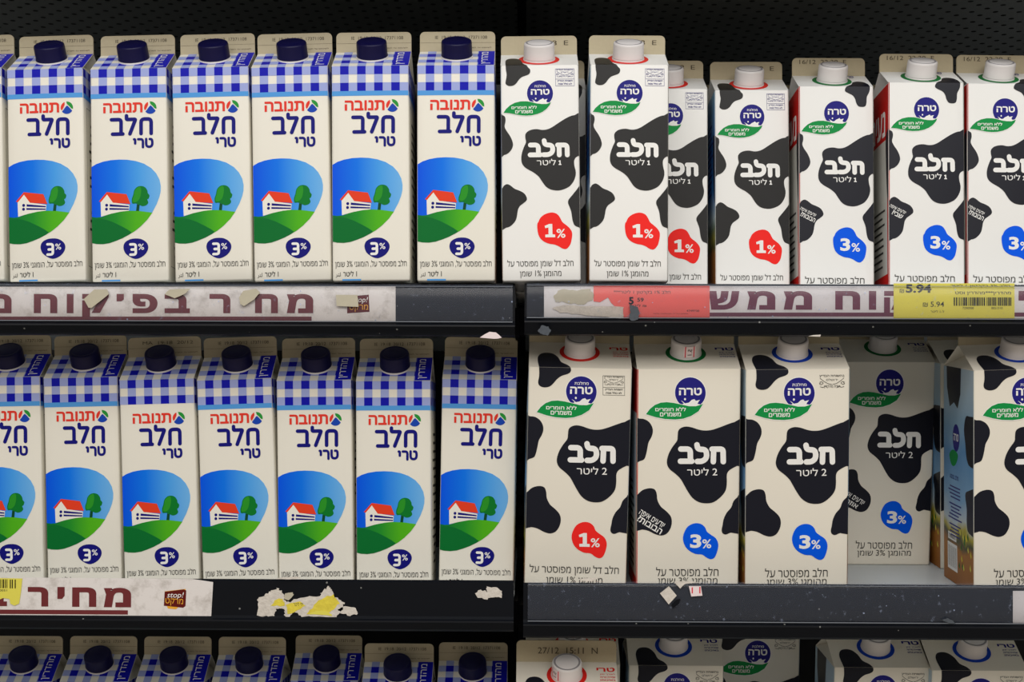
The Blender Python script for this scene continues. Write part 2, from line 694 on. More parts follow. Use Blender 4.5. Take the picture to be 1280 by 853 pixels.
# ------------------------------------------------------------------ the carton itself
class Carton:
    def __init__(self, W, H, rise, fin, board, bulge=0.0011):
        self.W, self.H, self.rise, self.fin, self.board, self.B = W, H, rise, fin, board, bulge
        self.D = W
        self.al = math.atan2(rise, W / 2)
        self.slope = math.hypot(rise, W / 2)
        self.front, self.left, self.right, self.finp = (Print(width=W * 1000), Print(width=W * 1000), Print(width=W * 1000), Print(width=W * 1000))

    def bl(self, s, v, L):
        t = min(1.0, max(0.0, v / self.H))
        return self.B * max(0.0, 1 - (2 * s / L - 1) ** 2) * math.sin(PI * t) ** 0.7

    def f_front(self, u, v, off, hi=False):
        if not hi:
            return (u - self.W / 2, -self.bl(u, v, self.W) - off, v)
        t = max(0.0, v - self.H)
        return (u - self.W / 2, t * math.cos(self.al) - off * math.sin(self.al), self.H + t * math.sin(self.al) + off * math.cos(self.al))

    def f_left(self, s, v, off, hi=False):
        return (-self.W / 2 - self.bl(s, v, self.D) - off, self.D - s, v)

    def f_right(self, s, v, off, hi=False):
        return (self.W / 2 + self.bl(s, v, self.D) + off, s, v)

    def f_fin(self, u, v, off, hi=False):
        return (u - self.W / 2, self.D / 2 - 0.0009 - off, self.H + self.rise + v)

    def meshes(self):
        W, D, H, B = self.W, self.D, self.H, self.B
        NU, NV, R = 10, 14, 0.0016
        body, top, fin = MB(), MB(), MB()

        def ring(z):
            pts = []
            r = R
            for side in range(4):
                L = W
                for i in range(NU + 1):
                    s = r + (L - 2 * r) * i / NU
                    b = self.bl(s, z, L)
                    if side == 0:
                        pts.append((s - W / 2, -b, z))
                    elif side == 1:
                        pts.append((W / 2 + b, s, z))
                    elif side == 2:
                        pts.append((W / 2 - s, D + b, z))
                    else:
                        pts.append((-W / 2 - b, D - s, z))
                cx, cy = ((W / 2 - r, r), (W / 2 - r, D - r), (-W / 2 + r, D - r), (-W / 2 + r, r))[side]
                for k in (1, 2):
                    a = -PI / 2 + side * PI / 2 + k * PI / 6
                    pts.append((cx + r * math.cos(a), cy + r * math.sin(a), z))
            return pts
        zs = [0.0] + [H * i / NV for i in range(1, NV + 1)]
        rings = [ring(z) for z in zs]
        rings[0] = [(x * 0.985, D / 2 + (y - D / 2) * 0.985, 0.0) for x, y, z in ring(0)]
        rings.insert(1, ring(0.0016))
        n = len(rings[0])
        vs = [p for r in rings for p in r]
        fs = []
        for j in range(len(rings) - 1):
            for i in range(n):
                fs.append((j * n + i, j * n + (i + 1) % n, (j + 1) * n + (i + 1) % n, (j + 1) * n + i))
        fs.append(tuple(reversed(range(n))))
        body.add(vs, fs, self.board, True)
        # gable: front and back panels, two folded-in sides
        hw, zr, ym = W / 2, H + self.rise, D / 2
        k = 0.42 * W
        for s in (1, -1):
            ap = (s * (hw - k * 0.55), ym, zr - 0.003)
            a, b, r = (s * hw, 0.0, H), (s * hw, D, H), (s * hw, ym, zr)
            tri = [(0, 1, 2)] if s > 0 else [(0, 2, 1)]
            top.add([a, b, ap], tri, self.board)
            top.add([a, ap, r], tri, self.board)
            top.add([ap, b, r], tri, self.board)
        m = 12
        for y0, y1, flip in ((0.0, ym, False), (D, ym, True)):
            vv, ff = [], []
            for i in range(m + 1):
                x = -hw + W * i / m
                vv += [(x, y0, H), (x, y0 + (y1 - y0) * 0.5, H + self.rise * 0.5), (x, y1, zr)]
            for i in range(m):
                for j in range(2):
                    q = (3 * i + j, 3 * i + 3 + j, 3 * i + 4 + j, 3 * i + 1 + j)
                    ff.append(tuple(reversed(q)) if flip else q)
            top.add(vv, ff, self.board)
        # sealing fin with rounded upper corners and two pressed lines
        t, r, F = 0.0009, 0.0045, self.fin
        out = [(-hw, -0.0012), (hw, -0.0012), (hw, F - r)]
        out += [(hw - r + r * math.cos(a * PI / 10), F - r + r * math.sin(a * PI / 10)) for a in range(1, 5)]
        out += [(hw - r, F), (-hw + r, F)]
        out += [(-hw + r + r * math.cos(PI / 2 + a * PI / 10), F - r + r * math.sin(PI / 2 + a * PI / 10)) for a in range(1, 5)]
        out += [(-hw, F - r)]
        q = len(out)
        vv = [(x, ym - t, zr + z) for x, z in out] + [(x, ym + t, zr + z) for x, z in out]
        ff = [tuple(range(q)), tuple(reversed(range(q, 2 * q)))] + [(i, i + q, (i + 1) % q + q, (i + 1) % q) for i in range(q)]
        fin.add(vv, ff, 'board_raw')
        gu = [W * i / 10 for i in range(1, 10)]
        gv = [H * i / 14 for i in range(1, 15)]
        apply_print(self.front, self.f_front, body, top, H, gu, gv)
        apply_print(self.left, self.f_left, body, None, None, gu, gv)
        apply_print(self.right, self.f_right, body, None, None, gu, gv)
        apply_print(self.finp, self.f_fin, fin)
        return body, top, fin


def lathe(prof, seg, ribs=0, rib_d=0.0, rib_rows=()):
    vs, fs = [], []
    for j, (r, h) in enumerate(prof):
        for i in range(seg):
            rr = r - (rib_d if (j in rib_rows and i % 2) else 0)
            a = 2 * PI * i / seg
            vs.append((rr * math.cos(a), rr * math.sin(a), h))
    for j in range(len(prof) - 1):
        for i in range(seg):
            fs.append((j * seg + i, j * seg + (i + 1) % seg, (j + 1) * seg + (i + 1) % seg, (j + 1) * seg + i))
    fs.append(tuple(range((len(prof) - 1) * seg, len(prof) * seg)))
    return vs, fs


def cap_meshes(side_m, top_m):
    c = MB()
    prof = [(0.0143, 0.0016), (0.0143, 0.0021), (0.0140, 0.0030), (0.0139, 0.0132), (0.0135, 0.0145), (0.0124, 0.0152)]
    v, f = lathe(prof, 72, 36, 0.00035, (2, 3))
    c.add(v, f, side_m, True)
    v, f = lathe([(0.0124, 0.01522), (0.0114, 0.0154), (0.0106, 0.0152), (0.004, 0.01515), (0.0004, 0.01515)], 36)
    c.add(v, f, top_m, True)
    b = MB()
    v, f = lathe([(0.0147, 0.0), (0.0147, 0.0008), (0.0142, 0.0010), (0.0141, 0.0014), (0.0136, 0.0016), (0.013, 0.0016)], 48)
    b.add(v, f, 'cap_white', True)
    return c.mesh('screw_cap'), b.mesh('spout_collar')


CAP_NAVY = cap_meshes('cap_navy', 'cap_navy')
CAP_WHITE = cap_meshes('cap_white', 'cap_top')


def make_proto(car, caps, cap_t, sticker=None):
    """Builds the meshes of one kind of carton; place() makes the things."""
    b, t, f = car.meshes()
    return dict(car=car, body=b.mesh('carton_body'), top=t.mesh('gable_top'), fin=f.mesh('sealing_fin'), caps=caps, cap_t=cap_t)


def place(P, xl_top, xl_bot, y, z, label, group, pitch=0.0, yaw=0.0, xr=None, sticker=None, cat='milk carton', roll=None, cap_off=0.0):
    car = P['car']
    W, H = car.W, car.H
    x0 = X(xl_bot, y, z) if xr is None else X(xr, y, z) - W
    if roll is None:
        x1 = X(xl_top, y - H * math.sin(pitch), z + H * math.cos(pitch)) if xr is None else x0
        roll = math.atan2(x1 - x0, H)
    lift = W / 2 * abs(math.sin(roll)) + 0.0001
    r = thing('milk_carton', label, cat, (x0 + W / 2, y, z + lift), group)
    r.rotation_euler = (pitch, roll, yaw)
    for nm, me in (('carton_body', P['body']), ('gable_top', P['top']), ('sealing_fin', P['fin'])):
        link(bpy.data.objects.new(nm, me), r)
    cp = bpy.data.objects.new('screw_cap', P['caps'][0])
    link(cp, r)
    t = P['cap_t']
    cp.location = (cap_off, t * math.cos(car.al) - 0.0002 * math.sin(car.al), H + t * math.sin(car.al) + 0.0002 * math.cos(car.al))
    cp.rotation_euler = (car.al, 0, 0)
    link(bpy.data.objects.new('spout_collar', P['caps'][1]), cp)
    if sticker:
        m = MB()
        a0, sw = math.radians(sticker[0]), 0.0058
        h0, h1 = 0.0025, 0.0150
        n = 6
        for lay, (lo, hi, mm) in enumerate(((-1, 1, 'sticker_paper'), (-0.78, -0.62, 'sticker_red'), (0.62, 0.78, 'sticker_red'))):
            vs, fs = [], []
            rad = 0.0145 + 0.0001 * lay
            for i in range(n + 1):
                a = a0 + (lo + (hi - lo) * i / n) * sw / rad
                ti = (i / n - 0.5) * 0.0
                vs += [(rad * math.cos(a), rad * math.sin(a), h0 + ti), (rad * math.cos(a), rad * math.sin(a), h1 - 0.0015 + ti)]
            for i in range(n):
                fs.append((2 * i, 2 * i + 2, 2 * i + 3, 2 * i + 1))
            m.add(vs, fs, mm)
        tm = text_mesh('5.1', 0.0)
        rad = 0.0149
        for vs, fs in tm:
            m.add([(rad * math.cos(a0 + (0.5 - b) * 0.004 / rad), rad * math.sin(a0 + (0.5 - b) * 0.004 / rad), h0 + 0.0085 - a * 0.006) for a, b in vs], fs, 'ink_grey')
        st = m.build('price_sticker', cp)
        st['label'] = 'small white price sticker with red edge lines'
    return r


def pxconv(car, xl0, xl1, xr0, xr1, y0, y1, ox, oy, s, roof_px=None):
    """Drawing coordinates of one close-up (origin ox, oy, scale s) -> millimetres on a carton whose front runs from
    shoulder y0 (edges xl0, xr0) to base y1 (edges xl1, xr1); above the shoulder the roof is unfolded."""
    def c(x, y):
        px, py = ox + x / s, oy + y / s
        t = (py - y0) / (y1 - y0)
        l, r = xl0 + (xl1 - xl0) * t, xr0 + (xr1 - xr0) * t
        u = (px - l) / (r - l) * car.W * 1000
        if py >= y0 or roof_px is None:
            v = (y1 - py) / (y1 - y0) * car.H * 1000
        else:
            v = car.H * 1000 + (y0 - py) / roof_px * car.slope * 1000
        return u, v
    return c


# ------------------------------------------------------------------ design one: blue gingham carton
def design_gingham(full=True, date='IE  19:18  20/12  17371108'):
    car = Carton(0.0695, 0.195, 0.0236, 0.0180, 'board_cream')
    W, H, SL = 69.5, 195.0, car.slope * 1000
    A = lambda oy: pxconv(car, 112.7, 115.0, 210.4, 213.4, 86.6, 354.1, 108, oy, 9.478)
    f = car.front
    # gingham cells in millimetres
    cw, rh, rr = W / 9.05, 7.55, SL / 5
    rows = [(H - 7.6 * (i + 1), H - 7.6 * i, i % 2 == 0) for i in range(3)] + [(H + rr * i, H + rr * (i + 1), i % 2 == 1) for i in range(5)]
    for pr, wrap in ((f, 0), (car.right, 1), (car.left, 1)):
        pr.conv = lambda x, y: (x, y)
        for v0, v1, dark_row in rows:
            if wrap and v0 >= H - 0.1:
                continue
            for i in range(10):
                dk = (i + wrap) % 2 == 1
                m = 'gingham_dark' if (dk and dark_row) else 'gingham_light' if (dk or dark_row) else None
                if m:
                    pr.rect(i * cw, v0, min(W, (i + 1) * cw), v1, m, 1)
        if full:
            pr.rect(0, H - 22.8 - 4.4, W, H - 22.8, 'band_blue', 1)
    if full:
        f.rect(W * 0.785, H + 0.8, W, H + SL - 0.3, 'gingham_dark', 2)
        f.text('מהדרין', (W * 0.825, H + 3.5, W * 0.945, H + SL - 4), 'white_ink', 3, 0.0, rot=90)
    # brand word and ball
    f.conv = A(116)
    f.text('תנובה', (205, 130, 685, 250), 'logo_red', 3, 0.026)
    cx, cy, r = 778, 196, 75
    arc = lambda a0, a1, n=8, rr=r: [(cx + rr * math.cos(math.radians(a0 + (a1 - a0) * i / n)), cy - rr * math.sin(math.radians(a0 + (a1 - a0) * i / n))) for i in range(n + 1)]
    f.poly(arc(218, 330) + [(815, 200), (795, 180), (782, 168), (765, 182), (745, 210)], 'logo_blue', 2)
    f.poly(arc(196, 112, 6) + [(752, 160), (736, 196), (718, 226)], 'logo_red', 2)
    f.poly(arc(96, -12, 8) + [(832, 205), (808, 178), (780, 152)], 'logo_green', 2)
    # large name
    s = 3.35
    f.stroke([(306, 331), (424, 331), (424, 500)], s, 'navy', 3, rnd=2.6)
    f.stroke([(320, 504), (446, 504)], s, 'navy', 3)
    f.stroke([(490, 288), (490, 332), (600, 332), (532, 505)], s, 'navy', 3, rnd=1.0)
    f.stroke([(667, 505), (667, 331), (789, 331), (789, 505)], s, 'navy', 3, rnd=3.2)
    s = 2.25
    f.stroke([(582, 572), (596, 572), (596, 622)], s, 'navy', 3, rnd=1.5)
    f.stroke([(632, 572), (690, 572), (690, 668)], s, 'navy', 3, rnd=2.5)
    f.stroke([(729, 570), (729, 664), (803, 664), (803, 574), (772, 572)], s, 'navy', 3, rnd=3.2)
    # picture
    f.conv = A(196)
    oval = [(50, 134), (120, 95), (200, 70), (300, 54), (400, 50), (500, 55), (600, 72), (700, 105), (790, 160), (850, 225), (890, 300), (905, 375),
            (903, 440), (888, 505), (855, 590), (800, 690), (740, 775), (660, 852), (590, 905), (520, 945), (440, 985), (360, 1015), (280, 1040),
            (200, 1050), (120, 1046), (50, 1030)]
    f.poly(oval, 'picture_sky', 1, 0)
    low = [(880, 530), (855, 590), (800, 690), (740, 775), (660, 852), (590, 905), (520, 945), (440, 985), (360, 1015), (280, 1040), (200, 1050), (120, 1046), (50, 1030)]
    hill = [(50, 722), (120, 732), (185, 727), (300, 690), (420, 668), (540, 662), (650, 668), (803, 690)]
    f.poly(hill + [(740, 775), (660, 852), (590, 905), (520, 945), (440, 985), (360, 1015), (280, 1040), (200, 1050), (120, 1046), (50, 1030)], 'hill_light', 2)
    f.poly([(50, 782), (100, 752), (160, 746), (240, 762), (330, 795), (430, 845), (500, 884), (552, 920), (520, 945), (440, 985), (360, 1015), (280, 1040), (200, 1050), (120, 1046), (50, 1030)], 'hill_dark', 3)
    f.poly([(172, 545), (250, 458), (330, 560), (525, 592), (520, 661), (420, 670), (300, 692), (178, 724)], 'house_white', 3)
    f.poly([(152, 542), (250, 433), (490, 465), (538, 583), (325, 562), (252, 462), (176, 550)], 'house_red', 4)
    f.ellipse(247, 590, 18, 18, 'navy', 4, 14)
    f.ellipse(245, 636, 18, 18, 'navy', 4, 14)
    f.poly([(284, 578), (518, 606), (518, 622), (284, 606)], 'navy', 4)
    f.poly([(280, 623), (518, 637), (518, 652), (280, 645)], 'navy', 4)
    f.poly([(616, 585), (650, 595), (642, 668), (606, 666)], 'trunk_green', 3)
    f.poly([(585, 420), (620, 382), (670, 372), (715, 388), (742, 425), (748, 458), (768, 485), (758, 522), (742, 533), (754, 572), (728, 602), (682, 611),
            (640, 592), (600, 578), (562, 578), (554, 530), (572, 475)], 'tree_green', 4, 3)
    f.poly([(590, 430), (622, 392), (660, 384), (668, 440), (650, 520), (610, 560), (572, 560), (566, 530), (582, 478)], 'tree_light', 5, 3)
    # badge and small print
    f.conv = A(276)
    f.poly([(450, 335), (470, 278), (530, 243), (600, 234), (670, 244), (730, 284), (752, 335), (738, 390), (695, 440), (630, 472), (580, 473), (520, 445), (470, 400)], 'navy', 2, 4)
    s = 2.3
    f.stroke([(535, 303), (600, 303), (600, 365), (550, 365)], s, 'white_ink', 3, rnd=2.0)
    f.stroke([(600, 365), (600, 425), (535, 425)], s, 'white_ink', 3, rnd=2.0)
    f.text('%', (630, 298, 702, 370), 'white_ink', 3, 0.01)
    f.text('חלב מפוסטר על, הומוגני 3% שומן', (98, 498, 958, 596), 'ink_grey', 3, 0.0)
    f.text('1 ליטר', (195, 620, 360, 686), 'ink_grey', 3, 0.01)
    f.text('\ufeae\ufe98\ufedf', (105, 636, 165, 698), 'ink_grey', 3, 0.0, is_heb=False)
    f.rect(185, 716, 410, 735, 'band_blue', 2)
    # right side: framed table of small print
    r_ = car.right
    r_.frame(8, 14, 62, 160, 0.4, 'ink_grey', 2)
    rng = random.Random(4)
    for i in range(16):
        r_.rect(34 - rng.uniform(10, 22), 24 + i * 8, 34 + rng.uniform(10, 22), 26.4 + i * 8, 'ink_grey', 2)
    # fin
    p = car.finp
    p.text(date, (14, 11.2, 62, 14.2), 'ink_date', 1, 0.0, is_heb=False)
    p.text('לשימוש עד תאריך', (44, 2.2, 66, 3.8), 'ink_date', 1)
    p.rect(0, 7.6, W, 7.8, 'ink_date', 0)
    return car


def slab_one(p, x0, y0, x1, y1, m, layer=4):
    """A figure one with a flag and a slab foot, drawn with y down."""
    w, h = x1 - x0, y1 - y0
    P_ = lambda a, b: (x0 + a * w, y0 + b * h)
    p.poly([P_(0.0, 0.14), P_(0.44, 0.0), P_(0.74, 0.0), P_(0.74, 0.78), P_(1.0, 0.80), P_(1.0, 1.0), P_(0.04, 1.0), P_(0.04, 0.80), P_(0.36, 0.78), P_(0.36, 0.27), P_(0.04, 0.31)], m, layer, 0, False)


def pct_figure(p, pct, box, m, layer=4):
    if pct == '1':
        slab_one(p, *box, m, layer)
    else:
        p.text(pct, box, m, layer, 0.035)


def stamp(p, x0, y0, x1, y1, framed=True, m='circle_navy'):
    """Certification stamp: lines of lettering between scrolls, box drawn in drawing units, y down."""
    w, h = x1 - x0, y1 - y0
    sc = 0.18
    q = lambda a, b: (x0 + a * w, y0 + b * h)
    if framed:
        t = w * 0.014
        p.frame(x0, y0, x1, y1, t, m, 2)
        p.rect(x0, y0 + 0.59 * h, x1, y0 + 0.59 * h + t, m, 2, False)
        k = 0.52
    else:
        k = 1.0
    p.text('בהשגחת הבד״ץ', (*q(0.06, 0.06 * k), *q(0.94, 0.24 * k)), m, 3, 0.01)
    p.text('ירושלם', (*q(0.3, 0.30 * k), *q(0.7, 0.46 * k)), m, 3, 0.0)
    lw = 0.28 if framed else 0.42
    for sgn in (1, -1):
        c = lambda a, b: q(0.5 + sgn * a, b * k)
        p.stroke([c(0.42, 0.28), c(0.34, 0.42), c(0.24, 0.55), c(0.14, 0.66), c(0.02, 0.70)], lw, m, 3, rnd=1)
        p.stroke([c(0.44, 0.56), c(0.38, 0.50), c(0.30, 0.62), c(0.40, 0.74), c(0.46, 0.64), c(0.40, 0.60)], lw, m, 3, rnd=1)
        p.stroke([c(0.42, 0.86), c(0.32, 0.92), c(0.24, 0.80), c(0.16, 0.94)], lw, m, 3, rnd=1)
    p.text('ועדת מהדרין', (*q(0.22, 0.76 * k), *q(0.78, 0.98 * k)), m, 3, 0.0)
    if framed:
        p.text('השגחת הבד״ץ', (*q(0.10, 0.66), *q(0.90, 0.77)), m, 3, 0.02)
        p.text('לא כולל פסח', (*q(0.14, 0.82), *q(0.86, 0.93)), m, 3, 0.02)


def brand_circle(p, cx, cy, r, dairy, big, leaf_tip, leaf_top, leaf_bot, lt1, lt2, splash, drop):
    p.ellipse(cx, cy, r * 1.05, r * 1.05, 'white_ink', 1)
    p.ellipse(cx, cy, r, r, 'circle_navy', 2)
    p.poly(splash, 'white_ink', 3)
    p.ellipse(drop[0], drop[1], drop[2], drop[2] * 1.2, 'white_ink', 3, 10)
    leaf = [leaf_tip] + leaf_top + leaf_bot
    gx = sum(a for a, b in leaf) / len(leaf)
    gy = sum(b for a, b in leaf) / len(leaf)
    p.poly([(gx + (a - gx) * 1.03, gy + (b - gy) * 1.08) for a, b in leaf], 'white_ink', 3)
    p.poly(leaf, 'leaf_green', 4)
    p.text('ללא חומרים', lt1, 'white_ink', 5, 0.018)
    p.text('משמרים', lt2, 'white_ink', 5, 0.018)
    if dairy:
        p.text('מחלבת', dairy, 'white_ink', 4, 0.01)
    p.text('טרה', big, 'white_ink', 4, 0.03)


def milk_word(p, gb, gl, gh, s):
    p.stroke(gb[0], s, 'white_ink', 4, rnd=3.2)
    p.stroke(gb[1], s, 'white_ink', 4)
    p.stroke(gl, s, 'white_ink', 4, rnd=3.6)
    p.stroke(gh[0], s, 'white_ink', 4, rnd=2.6)
    p.stroke(gh[1], s, 'white_ink', 4)


# ------------------------------------------------------------------ design two: one litre cow-patch carton
def design_cow_litre(pct='1', caption=None):
    car = Carton(0.0700, 0.195, 0.0205, 0.0170, 'board_white')
    f = car.front
    C = lambda oy: pxconv(car, 737.8, 736.0, 837.6, 834.0, 82.4, 354.0, 728, oy, 9.478, 13.2)
    black = 'cow_black' if pct == '1' else 'cow_navy'
    rcol = 'ring_red' if pct == '1' else 'ring_green'
    SL, H = car.slope * 1000, 195.0
    # ring under the cap
    f.conv = lambda x, y: (x, y)
    f.ellipse(34.75, H + SL - 20.5 + 0.3, 18.6, 18.6, rcol, 1)
    f.conv = C(36)
    if pct == '1':
        f.poly([(150, 400), (160, 378), (200, 364), (280, 364), (335, 380), (365, 420), (420, 455), (450, 490), (448, 530), (420, 555), (350, 580), (310, 615),
                (280, 655), (240, 682), (190, 685), (155, 665), (150, 640), (160, 590), (165, 540), (155, 470)], black, 2, 3)
        stamp(f, 755, 485, 985, 693)
        f.conv = C(36)
        big, dairy = (455, 728, 680, 798), (500, 675, 635, 706)
    else:
        K = pxconv(car, 999.0, 999.0, 1094.5, 1094.5, 107.0, 365.0, 980, 60, 9.48, 17.5)
        f.conv = K
        f.poly([(740, 480), (755, 450), (800, 430), (840, 415), (870, 385), (930, 372), (1000, 380), (1040, 410), (1042, 470), (1030, 520), (1005, 570),
                (1000, 640), (985, 680), (945, 690), (900, 680), (875, 640), (860, 590), (830, 550), (780, 525), (745, 505)], black, 2, 3)
        f.text('טרי', (845, 285, 930, 315), 'circle_navy', 2, 0.02)
        f.text('לאורך זמן', (935, 270, 1010, 290), 'ink_grey', 2)
        f.conv = C(36)
        big, dairy = (455, 722, 685, 798), None
    oy = 758.3
    brand_circle(f, 565, 779, 157, dairy, big, (120, 1006),
                 [(150, 963), (200, 918), (260, 888), (330, 873), (400, 873), (460, 883), (520, 900), (580, 908), (640, 908), (695, 888)],
                 [(680, 923), (640, 968), (590, 1003), (530, 1028), (460, 1043), (390, 1046), (320, 1040), (250, 1026), (190, 1013)],
                 (218, 926, 523, 964), (262, 979, 472, 1017),
                 [(464, 850), (492, 866), (515, 881), (536, 878), (560, 858), (580, 850), (600, 838), (615, 856), (640, 848), (656, 848), (640, 868), (645, 888),
                  (690, 890), (640, 912), (580, 910), (520, 902), (478, 886), (488, 876)], (512, 842, 9))
    f.conv = C(116)
    f.poly([(60, 280), (110, 278), (138, 300), (142, 350), (130, 410), (150, 460), (190, 520), (218, 580), (228, 640), (205, 695), (165, 735), (120, 752), (60, 752)], black, 2, 3)
    f.poly([(1060, 287), (980, 285), (920, 300), (850, 335), (770, 385), (700, 430), (640, 455), (580, 460), (520, 450), (460, 455), (410, 475), (380, 510), (378, 555),
            (385, 605), (360, 660), (335, 730), (325, 790), (330, 848), (355, 893), (400, 928), (470, 968), (530, 1018), (570, 1078), (610, 1133), (660, 1168),
            (720, 1183), (780, 1183), (840, 1166), (900, 1133), (945, 1078), (970, 1018), (975, 958), (962, 898), (958, 838), (975, 798), (1010, 773), (1060, 745)], black, 2, 3)
    s = 4.3
    milk_word(f, ([(437, 640), (532, 640), (532, 745)], [(432, 758), (556, 758)]), [(603, 590), (612, 642), (700, 642), (708, 720), (660, 758), (594, 758)],
              ([(764, 643), (878, 643), (878, 762)], [(782, 643), (782, 762)]), s)
    f.text('ליטר', (510, 808, 738, 884), 'white_ink', 4, 0.004)
    slab_one(f, 770, 826, 805, 881, 'white_ink')
    f.conv = C(196)
    f.poly([(50, 400), (90, 392), (110, 362), (150, 343), (190, 360), (240, 400), (300, 425), (350, 455), (380, 500), (380, 540), (340, 575), (300, 605), (275, 650),
            (262, 720), (250, 765), (225, 805), (180, 845), (130, 861), (50, 858)], black, 2, 3)
    f.poly([(1050, 330), (1012, 375), (975, 425), (920, 490), (880, 540), (875, 580), (890, 620), (910, 680), (920, 760), (930, 805), (950, 845), (1000, 866), (1050, 872)], black, 2, 3)
    if caption:
        f.text('יודעים איפה', (88, 478, 300, 516), 'white_ink', 4, 0.008, rot=-27)
        f.text(caption, (95, 530, 290, 590) if len(caption) > 5 else (120, 530, 260, 590), 'white_ink', 4, 0.016, rot=-27)
    f.conv = C(276)
    blob = [(500, 100), (505, 55), (515, 42), (540, -8), (590, -48), (650, -68), (700, -68), (745, -48), (775, -8), (800, 42), (840, 75), (880, 110), (910, 155),
            (915, 200), (905, 260), (890, 310), (860, 350), (830, 365), (790, 355), (750, 330), (700, 310), (640, 300), (580, 275), (535, 235), (510, 180)]
    f.poly(blob, 'blob_red' if pct == '1' else 'blob_blue', 2, 3)
    pct_figure(f, pct, (590, 66, 712, 224), 'white_ink')
    f.text('%', (730, 125, 834, 232), 'white_ink', 4, 0.015)
    if pct == '1':
        f.text('חלב דל שומן מפוסטר על', (138, 488, 922, 590), 'ink_grey', 3)
        f.text('מהומגן 1% שומן', (285, 615, 775, 706), 'ink_grey', 3)
    else:
        f.text('חלב מפוסטר על', (150, 540, 885, 630), 'ink_grey', 3)
        f.text('מהומגן 3% שומן', (190, 646, 850, 730), 'ink_grey', 3)
    # sides
    L, R_ = car.left, car.right
    W = 69.5
    rng = random.Random(7)
    if pct == '1':
        L.rect(0, 0.3, W, H - 0.3, 'side_meadow', 0)
        for i in range(12):
            L.rect(40 - rng.uniform(12, 26), 98 + i * 6, 40 + rng.uniform(8, 26), 100 + i * 6, 'circle_navy', 2)
        L.poly([(60, 150), (66, 152), (72, 145), (72, 92), (66, 90), (62, 110)], black, 2, 3)
    else:
        L.rect(0, H - 52, W, H - 0.5, 'side_red', 0)
        L.rect(0, 16, W, H - 52, 'side_grey', 0)
        L.rect(0, 0.3, W, 16, 'side_red', 0)
        L.rect(W - 3, 0.3, W, H - 0.5, 'side_red', 1)
        L.text('נעים', (6, H - 48, 60, H - 24), 'white_ink', 2, 0.02)
        L.poly([(62, 142), (66, 150), (72, 146), (72, 84), (67, 88), (64, 110)], black, 3, 3)
        for i in range(9):
            L.rect(34 - rng.uniform(14, 26), 24 + i * 6.5, 34 + rng.uniform(14, 26), 26 + i * 6.5, 'ink_grey', 2)
        f.conv = lambda x, y: (x, y)
        f.rect(0, 0.5, 0.9, H, 'side_red', 1)
    R_.rect(0, 0.3, W, H - 0.3, 'side_grey', 0)
    for i in range(22):
        R_.rect(30 - rng.uniform(14, 26), 14 + i * 8, 30 + rng.uniform(14, 26), 16.5 + i * 8, 'ink_grey', 2)
    p = car.finp
    if pct == '1':
        p.text('22:38  E', (30, 8.2, 62, 12.6), 'ink_date', 1, 0.0, is_heb=False)
    else:
        p.text('16/12  22:38  E', (7, 11.0, 52, 15.2), 'ink_date', 1, 0.0, is_heb=False)
    return car


